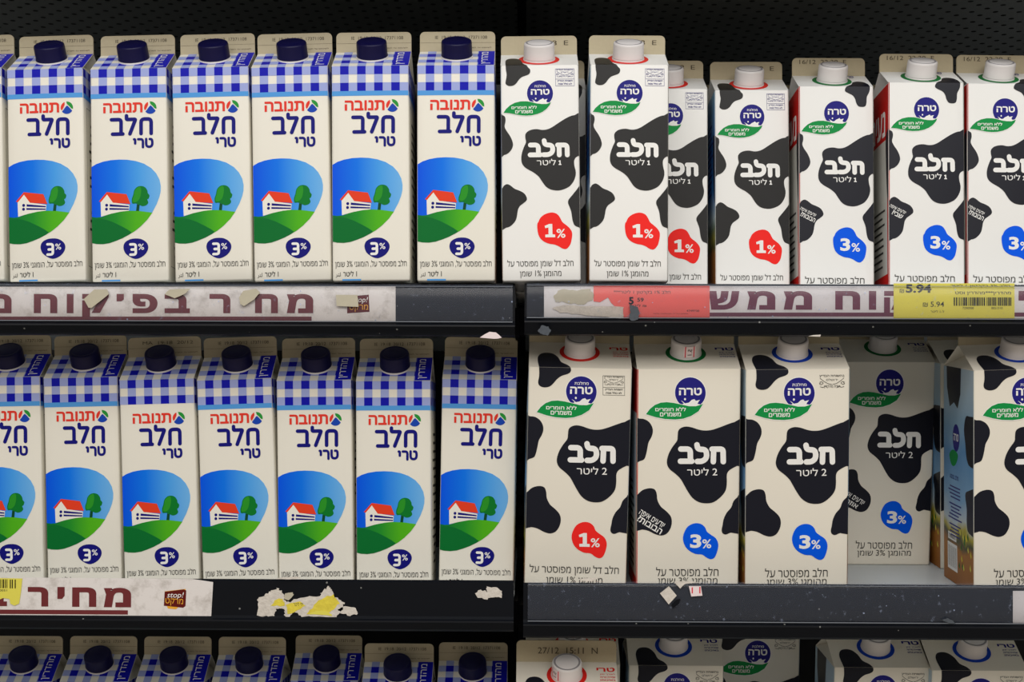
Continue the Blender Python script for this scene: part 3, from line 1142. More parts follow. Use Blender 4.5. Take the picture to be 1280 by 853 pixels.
# ------------------------------------------------------------------ design three: two litre cow-patch carton
def design_cow_two(pct='3', caption=None, ring='ring_blue', stamp_kind=None, roof_red=False, spot_top=True, date='27/12  15:11  N'):
    car = Carton(0.0935, 0.2065, 0.0215, 0.020, 'board_two_litre', 0.0013)
    f = car.front
    W, H, SL = 93.5, 206.5, car.slope * 1000
    black = 'cow_navy'
    f.conv = lambda x, y: (x, y)
    f.ellipse(W / 2, H + 31.0, 18.6, 18.6, ring, 1)
    C = lambda oy, s, ox=640: pxconv(car, 661.5, 654.5, 790.6, 782.0, 458.8, 741.0, ox, oy, s, 31.0)
    f.conv = C(415, 8)
    if spot_top:
        f.poly([(262, 290), (268, 250), (300, 222), (360, 213), (420, 222), (470, 255), (500, 300), (560, 325), (592, 355), (590, 390), (560, 412), (500, 432), (455, 465),
                (420, 505), (380, 540), (325, 550), (280, 535), (265, 500), (275, 440), (275, 360)], black, 2, 3)
    if stamp_kind == 'box':
        stamp(f, 912, 420, 1132, 615, True, 'ink_grey')
    elif stamp_kind == 'open':
        stamp(f, 885, 400, 1165, 545, False, 'ink_grey')
    brand_circle(f, 697, 585, 153, (630, 485, 770, 516) if stamp_kind else None, (585, 535, 810, 610), (250, 797),
                 [(290, 745), (340, 705), (400, 682), (460, 677), (530, 685), (600, 700), (680, 718), (750, 718), (822, 695)],
                 [(775, 768), (700, 815), (620, 842), (540, 850), (440, 845), (350, 828)],
                 (345, 727, 648, 767), (390, 779, 598, 819),
                 [(598, 658), (625, 676), (642, 690), (680, 682), (710, 655), (735, 648), (750, 665), (792, 655), (775, 675), (765, 695), (800, 702), (750, 722), (680, 722), (610, 702), (630, 690)],
                 (642, 648, 10))
    f.conv = C(510, 8)
    f.poly([(90, 180), (110, 90), (150, 65), (180, 80), (230, 85), (280, 115), (310, 165), (315, 215), (300, 265), (270, 320), (255, 390), (240, 450), (220, 490), (170, 510), (135, 535), (95, 500)], black, 2, 3)
    f.poly([(1230, 108), (1130, 118), (1060, 140), (980, 170), (900, 195), (830, 200), (770, 190), (710, 170), (650, 160), (600, 172), (570, 200), (562, 250), (555, 300), (510, 360),
            (470, 430), (450, 500), (455, 550), (480, 590), (530, 630), (580, 680), (612, 735), (650, 805), (696, 872), (760, 916), (836, 929), (911, 916), (987, 859), (1032, 796),
            (1044, 720), (1045, 650), (1060, 610), (1100, 580), (1150, 555), (1230, 520)], black, 3, 3)
    s = 5.0
    milk_word(f, ([(590, 384), (684, 384), (684, 495)], [(584, 506), (698, 506)]), [(752, 342), (760, 388), (842, 388), (850, 470), (806, 508), (752, 508)],
              ([(902, 386), (1012, 386), (1012, 512)], [(918, 386), (912, 512)]), s)
    f.text('2 ליטר', (650, 572, 950, 650), 'white_ink', 4, 0.005)
    f.conv = C(600, 6.32)
    f.poly([(60, 140), (85, 125), (120, 95), (160, 60), (215, 45), (255, 55), (270, 90), (275, 140), (300, 190), (340, 225), (375, 265), (385, 310), (375, 360), (345, 405), (300, 422),
            (250, 410), (200, 385), (150, 375), (60, 375)], black, 2, 3)
    f.poly([(930, 108), (905, 120), (875, 150), (855, 200), (820, 240), (795, 290), (785, 340), (777, 380), (785, 405), (810, 415), (850, 400), (930, 386)], black, 2, 3)
    if caption:
        f.text('יודעים איפה', (118, 268, 340, 308), 'white_ink', 4, 0.008, rot=-31)
        f.text(caption, (104, 310, 320, 362) if len(caption) > 5 else (140, 318, 280, 362), 'white_ink', 4, 0.018, rot=-31)
    f.poly([(470, 450), (480, 400), (510, 350), (560, 325), (610, 328), (645, 355), (660, 390), (690, 415), (730, 445), (748, 490), (742, 540), (720, 595), (690, 612), (655, 600), (620, 575),
            (570, 570), (520, 545), (485, 505)], 'blob_red' if pct == '1' else 'blob_blue', 2, 3)
    pct_figure(f, pct, (528, 412, 613, 522), 'white_ink')
    f.text('%', (622, 452, 692, 524), 'white_ink', 4, 0.015)
    if pct == '1':
        f.text('חלב דל שומן מפוסטר על', (138, 672, 842, 756), 'ink_grey', 3)
        f.text('מהומגן 1% שומן', (270, 765, 712, 835), 'ink_grey', 3)
    else:
        f.text('חלב מפוסטר על', (255, 676, 745, 748), 'ink_grey', 3)
        f.text('מהומגן 3% שומן', (268, 758, 735, 826), 'ink_grey', 3)
    f.conv = lambda x, y: (x, y)
    cm = 'ring_red' if roof_red else 'circle_navy'
    f.text('טרי', (W - 19, H + 36, W - 2, H + 42), cm, 2, 0.03)
    for i, wd in enumerate(('לאורך זמן', 'שמירת טריות', 'באיכותו')):
        f.text(wd, (W - 16, H + 31.2 - 4.2 * i, W - 2, H + 33.6 - 4.2 * i), cm, 2, 0.015)
    # left side picture, small print and bar code
    L, R_ = car.left, car.right
    rng = random.Random(11)
    if ring == 'ring_green':
        L.rect(0, 15, W, H - 40, 'side_grey', 0)
        L.rect(0, H - 40, W, H - 0.5, 'side_red', 0)
        L.rect(0, 0.3, W, 15, 'side_red', 0)
        L.rect(W - 3, 0.3, W, H - 0.5, 'side_red', 1)
        for i in range(12):
            L.rect(50 - rng.uniform(14, 30), 22 + i * 7, 50 + rng.uniform(14, 30), 24.4 + i * 7, 'ink_grey', 2)
        f.rect(0, 0.5, 1.0, H, 'side_red', 1)
    else:
        L.rect(0, 0.3, W, H - 0.3, 'side_field', 0)
        L.poly([(10, H), (12, H - 20), (22, H - 38), (36, H - 33), (48, H - 38), (56, H - 24), (56, H)], black, 1, 0)
        L.ellipse(44, H - 66, 11, 13, 'circle_navy', 1)
        L.text('טרה', (36, H - 69, 52, H - 62), 'white_ink', 2, 0.02)
        L.poly([(22, H - 84), (34, H - 78), (48, H - 80), (50, H - 84), (42, H - 92), (30, H - 93)], 'leaf_green', 2, 3)
        L.text('חלב בטבע', (24, H - 106, 52, H - 101), 'circle_navy', 2, 0.01)
        for i in range(13):
            y = H - 114 - i * 3.4 - (3 if i > 3 else 0) - (3 if i > 8 else 0)
            L.rect(40 - rng.uniform(12, 22), y, 40 + rng.uniform(12, 22), y + 1.3, 'circle_navy', 2)
        L.rect(14, 12, 46, 38, 'white_ink', 1)
        L.rect(16, 41, 44, 48, 'white_ink', 1)
        L.text('7290000051', (18, 42.5, 42, 46.5), 'ink_grey', 2, is_heb=False)
        x = 17.0
        while x < 43:
            wd = rng.choice((0.4, 0.7))
            L.rect(x, 15, x + wd, 35, 'ink_grey', 2)
            x += wd + rng.choice((1.1, 1.5, 1.9))
        L.poly([(68, 150), (72, 162), (82, 164), (110, 160), (110, 122), (86, 118), (76, 124), (72, 138)], black, 2, 3)
        L.poly([(72, 90), (80, 95), (110, 98), (110, 58), (82, 56), (76, 64), (76, 78)], black, 2, 3)
        rr = random.Random(3)
        for i in range(14):
            cx, cy = rr.uniform(50, 90), rr.uniform(20, 54)
            L.poly([(cx - 2, cy), (cx, cy + 4), (cx + 2.2, cy - 1), (cx + 0.5, cy - 3)], rr.choice(['paper_yellow', 'hill_dark', 'paper_torn_yellow']), 2)
    R_.rect(0, 0.3, W, H - 0.3, 'side_field' if ring != 'ring_green' else 'side_grey', 0)
    car.finp.text(date, (20, 7.5, 76, 13.5), 'ink_date', 1, 0.0, is_heb=False)
    return car


# ------------------------------------------------------------------ cabinet: back wall, floor, uprights, shelves
SH_X0, SH_X1 = -1.4, 1.4
POST_X = X(648.5, -0.012, CAM_Z)
XL1 = X(643.0, -0.012, CAM_Z)
XR0 = X(655.0, -0.012, CAM_Z)
DECK_TOP, DECK_MID, DECK_LOW = CAM_Z + 0.1329, CAM_Z - 0.1488, CAM_Z - 0.4505
DECK_LOW_R = CAM_Z - 0.4475
DECK_MID_R = CAM_Z - 0.1493
T_TOP, T_MID_R = math.radians(-2.5), math.radians(5.6)
T_LOW_R = math.radians(5.0)

Z_UPPER = CAM_Z + 0.452
m = MB()
m.box((SH_X0 - 0.05, 0.60, 0.0), (SH_X1 + 0.05, 0.63, 2.2), 'wall_dark')
tag(m.build('wall_back'), kind='structure')
m = MB()
m.box((-3, -4, -0.05), (3, 0.63, 0.0), 'floor_tile')
tag(m.build('floor'), kind='structure')

m = MB()
pw = 0.0042
m.box((POST_X - 0.0038, 0.43, 0.0), (POST_X + 0.0038, 0.60, Z_UPPER - 0.02), 'metal_void')
for i in range(60):
    z = 0.2 + i * 0.025
    m.box((POST_X - 0.003, 0.4285, z), (POST_X + 0.003, 0.43, z + 0.014), 'metal_edge')
o = m.build('shelf_upright')
tag(o, 'black slotted steel upright standing between the two shelf bays', 'upright')


def shelf(x0, x1, z_deck, tilt, z_top, z_rail, z_nose, label, depth=0.57, perforated=False, film=True, group=None, film_x=None, clean=False, deck_dz=0.0, slope_z=(0, 0)):
    """A shelf: deck, lip with a rolled lower edge, clear price channel. slope_z lowers the lip at x0 and x1."""
    r = thing('shelf', label, 'shelf', (x0, 0, z_deck), group)
    tz = lambda y: math.tan(tilt) * (y - 0.03)
    d = MB()
    ya = 0.010
    vs = []
    th = 0.006
    for x in (0, x1 - x0):
        vs += [(x, ya, tz(ya) - 0.0002), (x, depth, tz(depth) - 0.0002), (x, depth, tz(depth) - th), (x, ya, tz(ya) - th)]
    dm = 'perforated_sheet' if perforated else 'deck_grey'
    d.add(vs, [(0, 1, 5, 4)], 'deck_grey')
    d.add(vs, [(2, 3, 7, 6)], dm)
    d.add(vs, [(0, 3, 2, 1), (4, 5, 6, 7), (1, 2, 6, 5), (3, 0, 4, 7)], 'metal_black')
    d.build('deck', r)
    y0 = -0.012
    zt, zr, zn = z_top - z_deck, z_rail - z_deck, z_nose - z_deck
    prof = [(y0 + 0.022, zt - 0.004), (y0 + 0.006, zt - 0.0008), (y0 + 0.002, zt), (y0, zt - 0.002), (y0, zr + 0.002), (y0 - 0.0018, zr - 0.0003), (y0 - 0.0034, zr - 0.0016),
            (y0 - 0.0036, zr - 0.0030), (y0 - 0.0026, zr - 0.0042), (y0 + 0.0014, zn + 0.0018), (y0 + 0.0036, zn), (y0 + 0.022, zn)]
    n = len(prof)
    L = MB()
    vs = [(0, a, b + slope_z[0]) for a, b in prof] + [(x1 - x0, a, b + slope_z[1]) for a, b in prof]
    L.add(vs, [(i, i + n, (i + 1) % n + n, (i + 1) % n) for i in range(n)] + [tuple(range(n)), tuple(reversed(range(n, 2 * n)))], 'metal_black')
    L.build('front_lip', r)
    gap = (XL1, POST_X - 0.0002) if x1 <= POST_X else (POST_X + 0.0002, XR0)
    g0, g1 = gap[0] - x0, gap[1] - x0
    if g1 - g0 > 0.002:
        eb = MB()
        eb.box((g0, 0.014, zn + 0.002), (g1, 0.42, min(zt, tz(0.42), tz(0.0)) - 0.004), 'metal_void')  # dark block added to fill the gap between bays, standing in for its shade
        eb.build('dark_gap_fill', r)
    if film:
        fx0, fx1 = film_x or (0.002, x1 - x0 - 0.002)
        ff = MB()
        pr = [(y0 + 0.004, zt + 0.0012), (y0 - 0.0014, zt + 0.0006), (y0 - 0.0022, zt - 0.003), (y0 - 0.0030, (zt + zr) / 2), (y0 - 0.0022, zr + 0.003), (y0 - 0.0012, zr + 0.001), (y0 - 0.0004, zr + 0.0006)]
        k = len(pr)
        vs = []
        for x, sz in ((fx0, slope_z[0] + (slope_z[1] - slope_z[0]) * fx0 / (x1 - x0)), (fx1, slope_z[0] + (slope_z[1] - slope_z[0]) * fx1 / (x1 - x0))):
            vs += [(x, a, b + sz) for a, b in pr] + [(x, a + 0.0005, b + sz) for a, b in pr]
        q = 2 * k
        fs = [(i, i + 1, i + 1 + q, i + q) for i in range(k - 1)]
        ff.add(vs, fs, 'clear_plastic', True)
        for h, t_ in ((zr + 0.0012, 0.0006), (zt - 0.0012, 0.0004)):
            z0_, z1_ = slope_z
            ff.box((fx0, y0 - 0.0034, h - t_ / 2), (fx1, y0 - 0.0026, h + t_ / 2), 'plastic_bead')
        c = ff.build('price_channel', r)
        c['label'] = 'clear plastic price channel'
    return r


def zl(py, px=640, y=-0.012):
    return at(px, py, y)[1]


shelf(SH_X0, XL1, DECK_TOP, T_TOP, zl(356.5, 400), zl(404, 400), zl(418.5, 400), 'black shelf of the left bay under the dirty white price strip, carrying gingham cartons', slope_z=(0, 0))
shelf(XR0, SH_X1, DECK_TOP, T_TOP, zl(356.0, 900), zl(400, 900), zl(418.5, 900), 'black shelf of the right bay behind the red and yellow price tags')
shelf(SH_X0, XL1, DECK_MID, 0, zl(724.5, 320), zl(772.5, 320), zl(789, 320), 'black shelf of the left bay with yellow torn sticker residue on its front edge', film=False)
shelf(XR0, SH_X1, DECK_MID_R, T_MID_R, zl(730.5, 960), zl(779.5, 960), zl(800, 960), 'black shelf of the right bay with an empty clear price channel under the large cartons', film_x=(0.004, 1.2))
shelf(SH_X0, XL1, DECK_LOW, 0, DECK_LOW + 0.012, DECK_LOW - 0.02, DECK_LOW - 0.035, 'lowest black shelf of the left bay, its gingham carton tops showing only', film=False)
shelf(XR0, SH_X1, DECK_LOW_R, T_LOW_R, DECK_LOW_R + 0.012, DECK_LOW_R - 0.02, DECK_LOW_R - 0.035, 'lowest black shelf of the right bay, its large carton tops showing only', film=False)
Z_UP = CAM_Z + 0.452
shelf(SH_X0, POST_X - 0.0003, Z_UP, 0, Z_UP + 0.004, Z_UP - 0.03, Z_UP - 0.045, 'perforated black shelf overhead above the gingham cartons of the left bay', film=False, perforated=True)
shelf(POST_X + 0.0003, SH_X1, Z_UP, 0, Z_UP + 0.004, Z_UP - 0.03, Z_UP - 0.045, 'perforated black shelf overhead above the cow-patch cartons of the right bay', film=False, perforated=True)

# ------------------------------------------------------------------ cartons
GING = make_proto(design_gingham(True), CAP_NAVY, 25.0 / 1000)
GING_BARE = make_proto(design_gingham(False, 'MA  19:18  20/12'), CAP_NAVY, 25.0 / 1000)
COW1 = make_proto(design_cow_litre('1'), CAP_WHITE, 0.0215)
COW3P = make_proto(design_cow_litre('3', 'הבובות?'), CAP_WHITE, 0.0215)
COW3S = make_proto(design_cow_litre('3', 'שבי?'), CAP_WHITE, 0.0215)
TWO1 = make_proto(design_cow_two('1', None, 'ring_red', 'box', True), CAP_WHITE, 0.0315)
TWO3P = make_proto(design_cow_two('3', 'הבובות?', 'ring_green', None, False, False), CAP_WHITE, 0.0315)
TWO3O = make_proto(design_cow_two('3', 'אוזה?', 'ring_green', None, False, False), CAP_WHITE, 0.0315)
TWO3 = make_proto(design_cow_two('3', None, 'ring_blue', 'open'), CAP_WHITE, 0.0315)

GT = 'gingham cartons on the upper shelf'
ORD = ['first', 'second', 'third', 'fourth', 'fifth', 'sixth', 'seventh', 'eighth']
top_g = [(521.5, 521.5, 0.0), (414.5, 415.7, 0.003), (313.9, 318, 0.008), (215, 219, 0.010), (112.7, 115.3, 0.014), (8.5, 12, 0.016), (-93, -90, 0.016)]
for i, (a, b, y) in enumerate(top_g):
    lab = f'gingham-topped carton with navy cap on the upper shelf, {ORD[i]} left of the upright'
    place(GING, a, b, y, DECK_TOP + math.tan(T_TOP) * (y - 0.03), lab, GT, T_TOP)

GM = 'gingham cartons on the middle shelf'
mid_g = [(552.8, 548.4, 0.058, 0.000, GING), (444.8, 445.8, 0.050, 0, GING), (345.6, 348.7, 0.052, 0, GING), (246.0, 254.2, 0.050, 0, GING),
         (149.0, 156.0, 0.050, 0, GING_BARE), (54.2, 59.8, 0.058, 0.0, GING), (-42.7, -37.8, 0.058, 0.0, GING)]
dzs = [0, -0.0032, -0.0026, -0.0026, -0.0022, 0, 0]
for i, (a, b, y, dz, P) in enumerate(mid_g):
    lab = f'gingham-topped carton with navy cap on the middle shelf, {ORD[i]} left of the upright'
    if P is GING_BARE:
        lab = 'middle shelf gingham carton lacking the blue band and the navy roof label'
    elif i == 3:
        lab = 'gingham carton on the middle shelf tilted most to one side, fourth left of the upright'
    place(P, a, b, y, DECK_MID + (0.0018 if i in (0, 5, 6) else 0.0), lab, GM)

GL = 'gingham cartons on the lowest shelf'
low_g = [(548.8, 0.140, 0), (456, 0.130, 0), (369.8, 0.185, 0.0), (273.6, 0.170, 0), (180.7, 0.170, 0), (88, 0.170, 0), (-5, 0.168, 0)]
for i, (fl, y, dz) in enumerate(low_g):
    yf = y + 0.03475
    zf = DECK_LOW + 0.225
    x = X(fl, yf, zf)
    xl = proj(x, y, DECK_LOW)[0]
    xt = proj(x, y, DECK_LOW + 0.195)[0]
    place(GING, xt, xl, y, DECK_LOW, f'gingham carton on the lowest shelf, only its top in view, {ORD[i]} left of the upright', GL)

GC = 'one litre cow-patch cartons'
zt_ = lambda y: DECK_TOP + math.tan(T_TOP) * (y - 0.03)
place(COW1, 625.7, 628, 0.0, zt_(0), 'one litre cow-patch carton with red 1% patch, right beside the upright', GC, T_TOP)
place(COW1, 738, 736.4, -0.003, zt_(-0.003), 'one litre cow-patch carton with red 1% patch in front of a pushed-back carton', GC, T_TOP)
place(COW1, 0, 0, 0.074, zt_(0.074), 'one litre red 1% cow-patch carton pushed back, half hidden by the carton in front', GC, T_TOP, xr=884.7)
place(COW1, 893.5, 894.5, 0.078, zt_(0.078), 'one litre cow-patch carton with red 1% patch touching the blue 3% cartons', GC, T_TOP)
place(COW3P, 998.5, 999, 0.065, zt_(0.065), 'one litre blue 3% cow-patch carton with a five letter question, touching the red 1% carton', GC, T_TOP)
place(COW3S, 1110.5, 1111, 0.052, zt_(0.052), 'one litre blue 3% cow-patch carton with a three letter question in its lower black patch', GC, T_TOP)
place(COW3P, 1209, 1209, 0.056, zt_(0.056), 'one litre blue 3% cow-patch carton farthest from the upright, cut by the frame edge', GC, T_TOP)
GB = 'cartons of the second row on the upper shelf'
for xl, y, P, lab in ((640, 0.075, COW3P, 'carton hidden behind the first two red 1% cartons beside the upright'),
                      (848, 0.158, COW1, 'carton behind the gap between the pushed-back red 1% carton and its neighbour'),
                      (946, 0.158, COW1, 'carton behind the gap between the last red 1% and first blue 3% cartons'),
                      (1046, 0.156, COW3P, 'carton behind the gap between the first and second blue 3% cartons'),
                      (1142, 0.156, COW3P, 'carton behind the gap between the second and third blue 3% cartons')):
    place(P, xl, xl, y, zt_(y), lab, GB, T_TOP)

G2 = 'two litre cow-patch cartons on the middle shelf'
zm_ = lambda y: DECK_MID_R + math.tan(T_MID_R) * (y - 0.03)
place(TWO1, 661.0, 655.0, 0.040, zm_(0.04), 'two litre cow-patch carton with red 1% patch and red cap ring', G2, T_MID_R)
place(TWO3P, 796.5, 795.0, 0.038, zm_(0.038), 'two litre blue 3% carton with a question in its black patch and a stickered cap', G2, T_MID_R, sticker=(-82,))
place(TWO3, 932.2, 931.0, 0.034, zm_(0.034), 'two litre blue 3% carton with blue cap ring, beside the gap in the row', G2, T_MID_R)
place(TWO3O, 0, 0, 0.186, zm_(0.186), 'two litre blue 3% carton pushed far back in the gap of the row', G2, T_MID_R, xr=1161.5)
place(TWO3, 1217, 1217, 0.036, zm_(0.036), 'two litre carton past the gap, its blue sky side with bar code showing', G2, T_MID_R)
place(TWO3, 1175.5, 1175.5, 0.166, zm_(0.166), 'two litre carton behind the one whose sky side shows, only a side strip seen', G2, T_MID_R)

G3 = 'two litre cow-patch cartons on the lowest shelf'


def low_two(P, fin_l, y, lab, sticker=None):
    z = DECK_LOW_R + math.tan(T_LOW_R) * (y - 0.03)
    ys, zs = y - 0.2065 * math.sin(T_LOW_R), z + 0.2065 * math.cos(T_LOW_R)
    x = X(fin_l, ys, zs)
    place(P, fin_l, proj(x, y, z)[0], y, z, lab, G3, T_LOW_R, sticker=sticker)


low_two(TWO1, 645, 0.040, 'two litre carton with red ring and stickered cap on the lowest shelf beside the upright', (-140,))
low_two(TWO1, 657, 0.160, 'two litre carton behind the stickered red ring carton on the lowest shelf')
low_two(TWO3, 786, 0.158, 'two litre blue ring carton on the lowest shelf, next to the stickered red ring carton')
low_two(TWO3, 892, 0.300, 'two litre carton set deep on the lowest shelf, its green leaf showing')
low_two(TWO3, 1043, 0.155, 'two litre blue ring carton on the lowest shelf past the deep-set carton')
low_two(TWO3, 1165, 0.145, 'two litre blue ring carton on the lowest shelf farthest from the upright')


# ------------------------------------------------------------------ paper strips, tags and residues on the shelf fronts
def flat_thing(name, label, cat, Y0, draws, group=None, edge=None, thick=0.0003):
    """A thin printed paper in frame coordinates, standing at depth Y0; draws(print) adds the shapes, edge is its outline."""
    p = Print(lambda px, py: tuple(1000 * v for v in at(px, py, Y0)))
    mb = MB()
    base = [at(a, b, Y0) for a, b in edge[0]]
    ar = sum(base[i - 1][0] * base[i][1] - base[i][0] * base[i - 1][1] for i in range(len(base)))
    if ar < 0:
        base.reverse()
    cx, cz = sum(q[0] for q in base) / len(base), sum(q[1] for q in base) / len(base)
    n = len(base)
    tri = tessellate_polygon([[Vector((a, b, 0)) for a, b in base]])
    fr = [(a - cx, -thick, b - cz) for a, b in base]
    bk = [(a - cx, 0, b - cz) for a, b in base]
    fs = []
    for t in tri:
        a, b, c = (base[i] for i in t)
        s = (b[0] - a[0]) * (c[1] - a[1]) - (c[0] - a[0]) * (b[1] - a[1])
        t = tuple(t) if s > 0 else tuple(reversed(t))
        fs.append(t)
        fs.append(tuple(i + n for i in reversed(t)))
    fs += [(i, i + n, (i + 1) % n + n, (i + 1) % n) for i in range(n)]
    mb.add(fr + bk, fs, edge[1])
    if draws:
        draws(p)
        apply_print(p, lambda u, v, off: (u - cx, -thick - off, v - cz), mb)
    o = mb.build(name)
    o.location = (cx, Y0, cz)
    tag(o, label, cat, group)
    return o


def quad(x0, y0, x1, y1):
    return [(x0, y0), (x1, y0), (x1, y1), (x0, y1)]


def jag(pts, amp, seed, n=6):
    r = random.Random(seed)
    out = []
    for i in range(len(pts)):
        a, b = Vector(pts[i]), Vector(pts[(i + 1) % len(pts)])
        for k in range(n):
            t = k / n
            q = a + (b - a) * t
            out.append((q.x + r.uniform(-amp, amp), q.y + r.uniform(-amp, amp)))
    return out


YL = -0.0123     # just on the lip face
mar = 'paper_maroon'


def strip_a(p):
    for ch, a, b, y1 in (('מ', -16, 14.6, 391.8), ('ח', 42.6, 71.8, 391.8), ('ו', 83.7, 92, 391.8), ('ק', 103, 136, 400), ('י', 146, 155, 377), ('פ', 166, 197, 391.8), ('ב', 206, 237.5, 391.8),
                         ('ר', 262, 288, 391.8), ('י', 301, 311, 377), ('ח', 319, 347.5, 391.8), ('מ', 358.7, 391.6, 391.8)):
        p.text(ch, (a, 367.6, b, y1), mar, 2, 0.045)
    p.rect(-60, 396, 389.6, 401.2, mar, 1)
    p.poly([(434, 371), (461, 368.5), (462, 390), (434, 392)], 'logo_maroon', 1)
    p.text('stop!', (441, 371.5, 460, 380), 'white_ink', 2, 0.0, shear=0.25, is_heb=False)
    p.text('מרקט', (437, 381, 460, 390), 'logo_orange', 2, 0.0)


flat_thing('price_strip', 'dirty white paper strip with large maroon letters under the upper gingham cartons', 'price strip', YL, strip_a, 'printed paper strips', (quad(-60, 358.5, 494.5, 403), 'paper_dirty'))


def strip_b(p):
    for ch, a, b, y1 in (('ש', 886, 924, 387.5), ('מ', 934, 969, 387.5), ('מ', 979.6, 1015, 387.5), ('ח', 1044, 1075, 387.5), ('ו', 1086, 1095, 387.5), ('ק', 1105, 1130, 396), ('י', 1273, 1283, 376)):
        p.text(ch, (a, 364, b, y1), 'paper_plum', 2, 0.045)
    p.rect(887, 391, 1330, 396, 'paper_plum', 1)


flat_thing('price_strip', 'white paper strip with plum letters between the red tag and the yellow tag', 'price strip', YL, strip_b, 'printed paper strips', (quad(680, 358, 1330, 398.5), 'paper_clean'))


def strip_c(p):
    for ch, a, b, y0, y1 in (('ב', -22, 9, 734.5, 758), ('ר', 35, 60.5, 734, 758.5), ('י', 72, 81, 734, 749), ('ח', 90.5, 120.5, 734.5, 759), ('מ', 130, 164, 735, 759.5)):
        p.text(ch, (a, y0, b, y1), mar, 2, 0.045)
    p.poly([(-60, 762), (160, 763.2), (160, 768.6), (-60, 767.5)], mar, 1)
    p.poly([(206, 739.5), (232, 736.5), (233, 742), (206, 745)], 'logo_orange', 1)
    p.poly([(208, 756), (226, 757), (220, 762), (210, 761)], 'logo_orange', 1)
    p.poly([(206, 740), (230, 737), (233, 738.5), (232, 758), (229, 760), (205, 757.5)], 'logo_maroon', 2)
    p.text('stop!', (209, 740.5, 230, 749.5), 'white_ink', 3, 0.0, shear=0.25, is_heb=False)
    p.text('מרקט', (207, 748.5, 229, 757.5), 'logo_orange', 3, 0.0, rot=-3)


flat_thing('price_strip', 'white paper strip with maroon lettering and shop emblem under the middle gingham cartons', 'price strip', YL, strip_c, 'printed paper strips',
           ([(-60, 721.5), (240, 724), (266.5, 728), (264, 771.5), (-60, 770.5)], 'paper_dirty'))
flat_thing('price_strip', 'blank white paper end in the clear channel below the two litre cartons', 'price strip', YL, None, 'printed paper strips', (quad(1266, 739, 1330, 784), 'paper_clean'))


def tag_red(p):
    p.text('חלב 1% בקרטון 1 ליטר***', (767, 363, 838, 368.6), 'ink_grey', 1, 0.0)
    p.text('5', (786, 371.5, 792, 381), 'ink_black', 1, 0.04)
    p.text('59', (796.5, 372.5, 804.5, 377.5), 'ink_grey', 1, 0.02)
    p.text('₪ ליטר', (787, 380.5, 808, 384), 'ink_grey', 1, 0.0)
    p.text('4749700', (858, 387.5, 874, 390), 'ink_grey', 1, 0.0)
    p.text('משווק על ידי המחלבה בלבד', (816, 391.5, 860, 393.5), 'paper_maroon', 1, 0.0)


flat_thing('price_tag', 'red price tag reading 5.59 in the clear channel, torn at one end', 'price tag', YL - 0.0006, tag_red, None,
           ([(742, 357.6), (887, 357.2), (887, 397.8), (779, 398.2), (779, 384), (769, 383.5), (764, 379), (760, 372), (750, 378), (742, 377)], 'paper_red'))


def tag_yellow(p):
    p.text('5.94', (1132, 355.5, 1164, 366.5), 'ink_grey', 1, 0.035, is_heb=False)
    p.text('₪', (1124.5, 361.5, 1130, 366.3), 'ink_grey', 1, 0.0)
    p.text('5.94', (1163, 377.3, 1180, 383.8), 'ink_grey', 1, 0.005, is_heb=False)
    p.text('₪', (1153.5, 378.6, 1159.5, 383.8), 'ink_grey', 1, 0.0)
    p.text('ל-1 ליטר', (1163, 388, 1180, 391.2), 'ink_grey', 1, 0.0)
    p.text('חלב 3% בקרטון 1 ליטר', (1188, 355.5, 1262, 359.8), 'ink_grey', 1, 0.0)
    p.text('מהדרין***מהדרין וסט', (1194, 364, 1263.5, 369.5), 'ink_grey', 1, 0.01)
    r = random.Random(5)
    x = 1192.0
    while x < 1263:
        wd = r.choice((0.6, 0.9, 1.5, 2.0))
        if not 1230.5 < x < 1233:
            p.rect(x, 372, min(1264, x + wd), 382.5, 'ink_black', 1, False)
        x += wd + r.choice((0.6, 0.9, 1.3))
    p.text('7290000', (1203, 384, 1217, 386.8), 'ink_grey', 1, 0.0)
    p.text('0051310', (1239, 384, 1253, 386.8), 'ink_grey', 1, 0.0)


flat_thing('price_tag', 'yellow price tag reading 5.94 with a bar code in the clear channel', 'price tag', YL - 0.0006, tag_yellow, None, (quad(1117, 354.5, 1268, 398.2), 'paper_yellow'))


def tag_old(p):
    r = random.Random(9)
    x = 0.0
    while x < 22:
        wd = r.choice((0.6, 1.0, 1.6))
        p.rect(x - 12, 724.5, x - 12 + wd, 735.5, 'ink_black', 1, False)
        x += (wd + r.choice((0.7, 1.1))) if x < 22 else 1
    for xx in (12.5, 15, 18.6):
        p.rect(xx, 724.8, xx + 1.3, 735.8, 'ink_black', 1, False)
    p.text('000051', (-6, 737, 9, 739.6), 'ink_grey', 1, 0.0)


flat_thing('price_tag', 'torn yellow price tag with bar code stuck over the white strip of the middle shelf', 'price tag', YL - 0.0007, tag_old, None,
           ([(-40, 722.5), (28, 723.5), (26, 742), (24, 755), (18, 757.5), (13, 755), (12, 749), (4, 748), (-8, 753), (-40, 752)], 'paper_yellow'))

GR = 'torn paper left on the shelf fronts'


def res(pts, m, label, seed, amp=0.8, y=YL - 0.0005, n=5, draws=None, thick=0.0004):
    flat_thing('paper_residue', label, 'paper scrap', y, draws, GR, (jag(pts, amp, seed, n), m), thick)


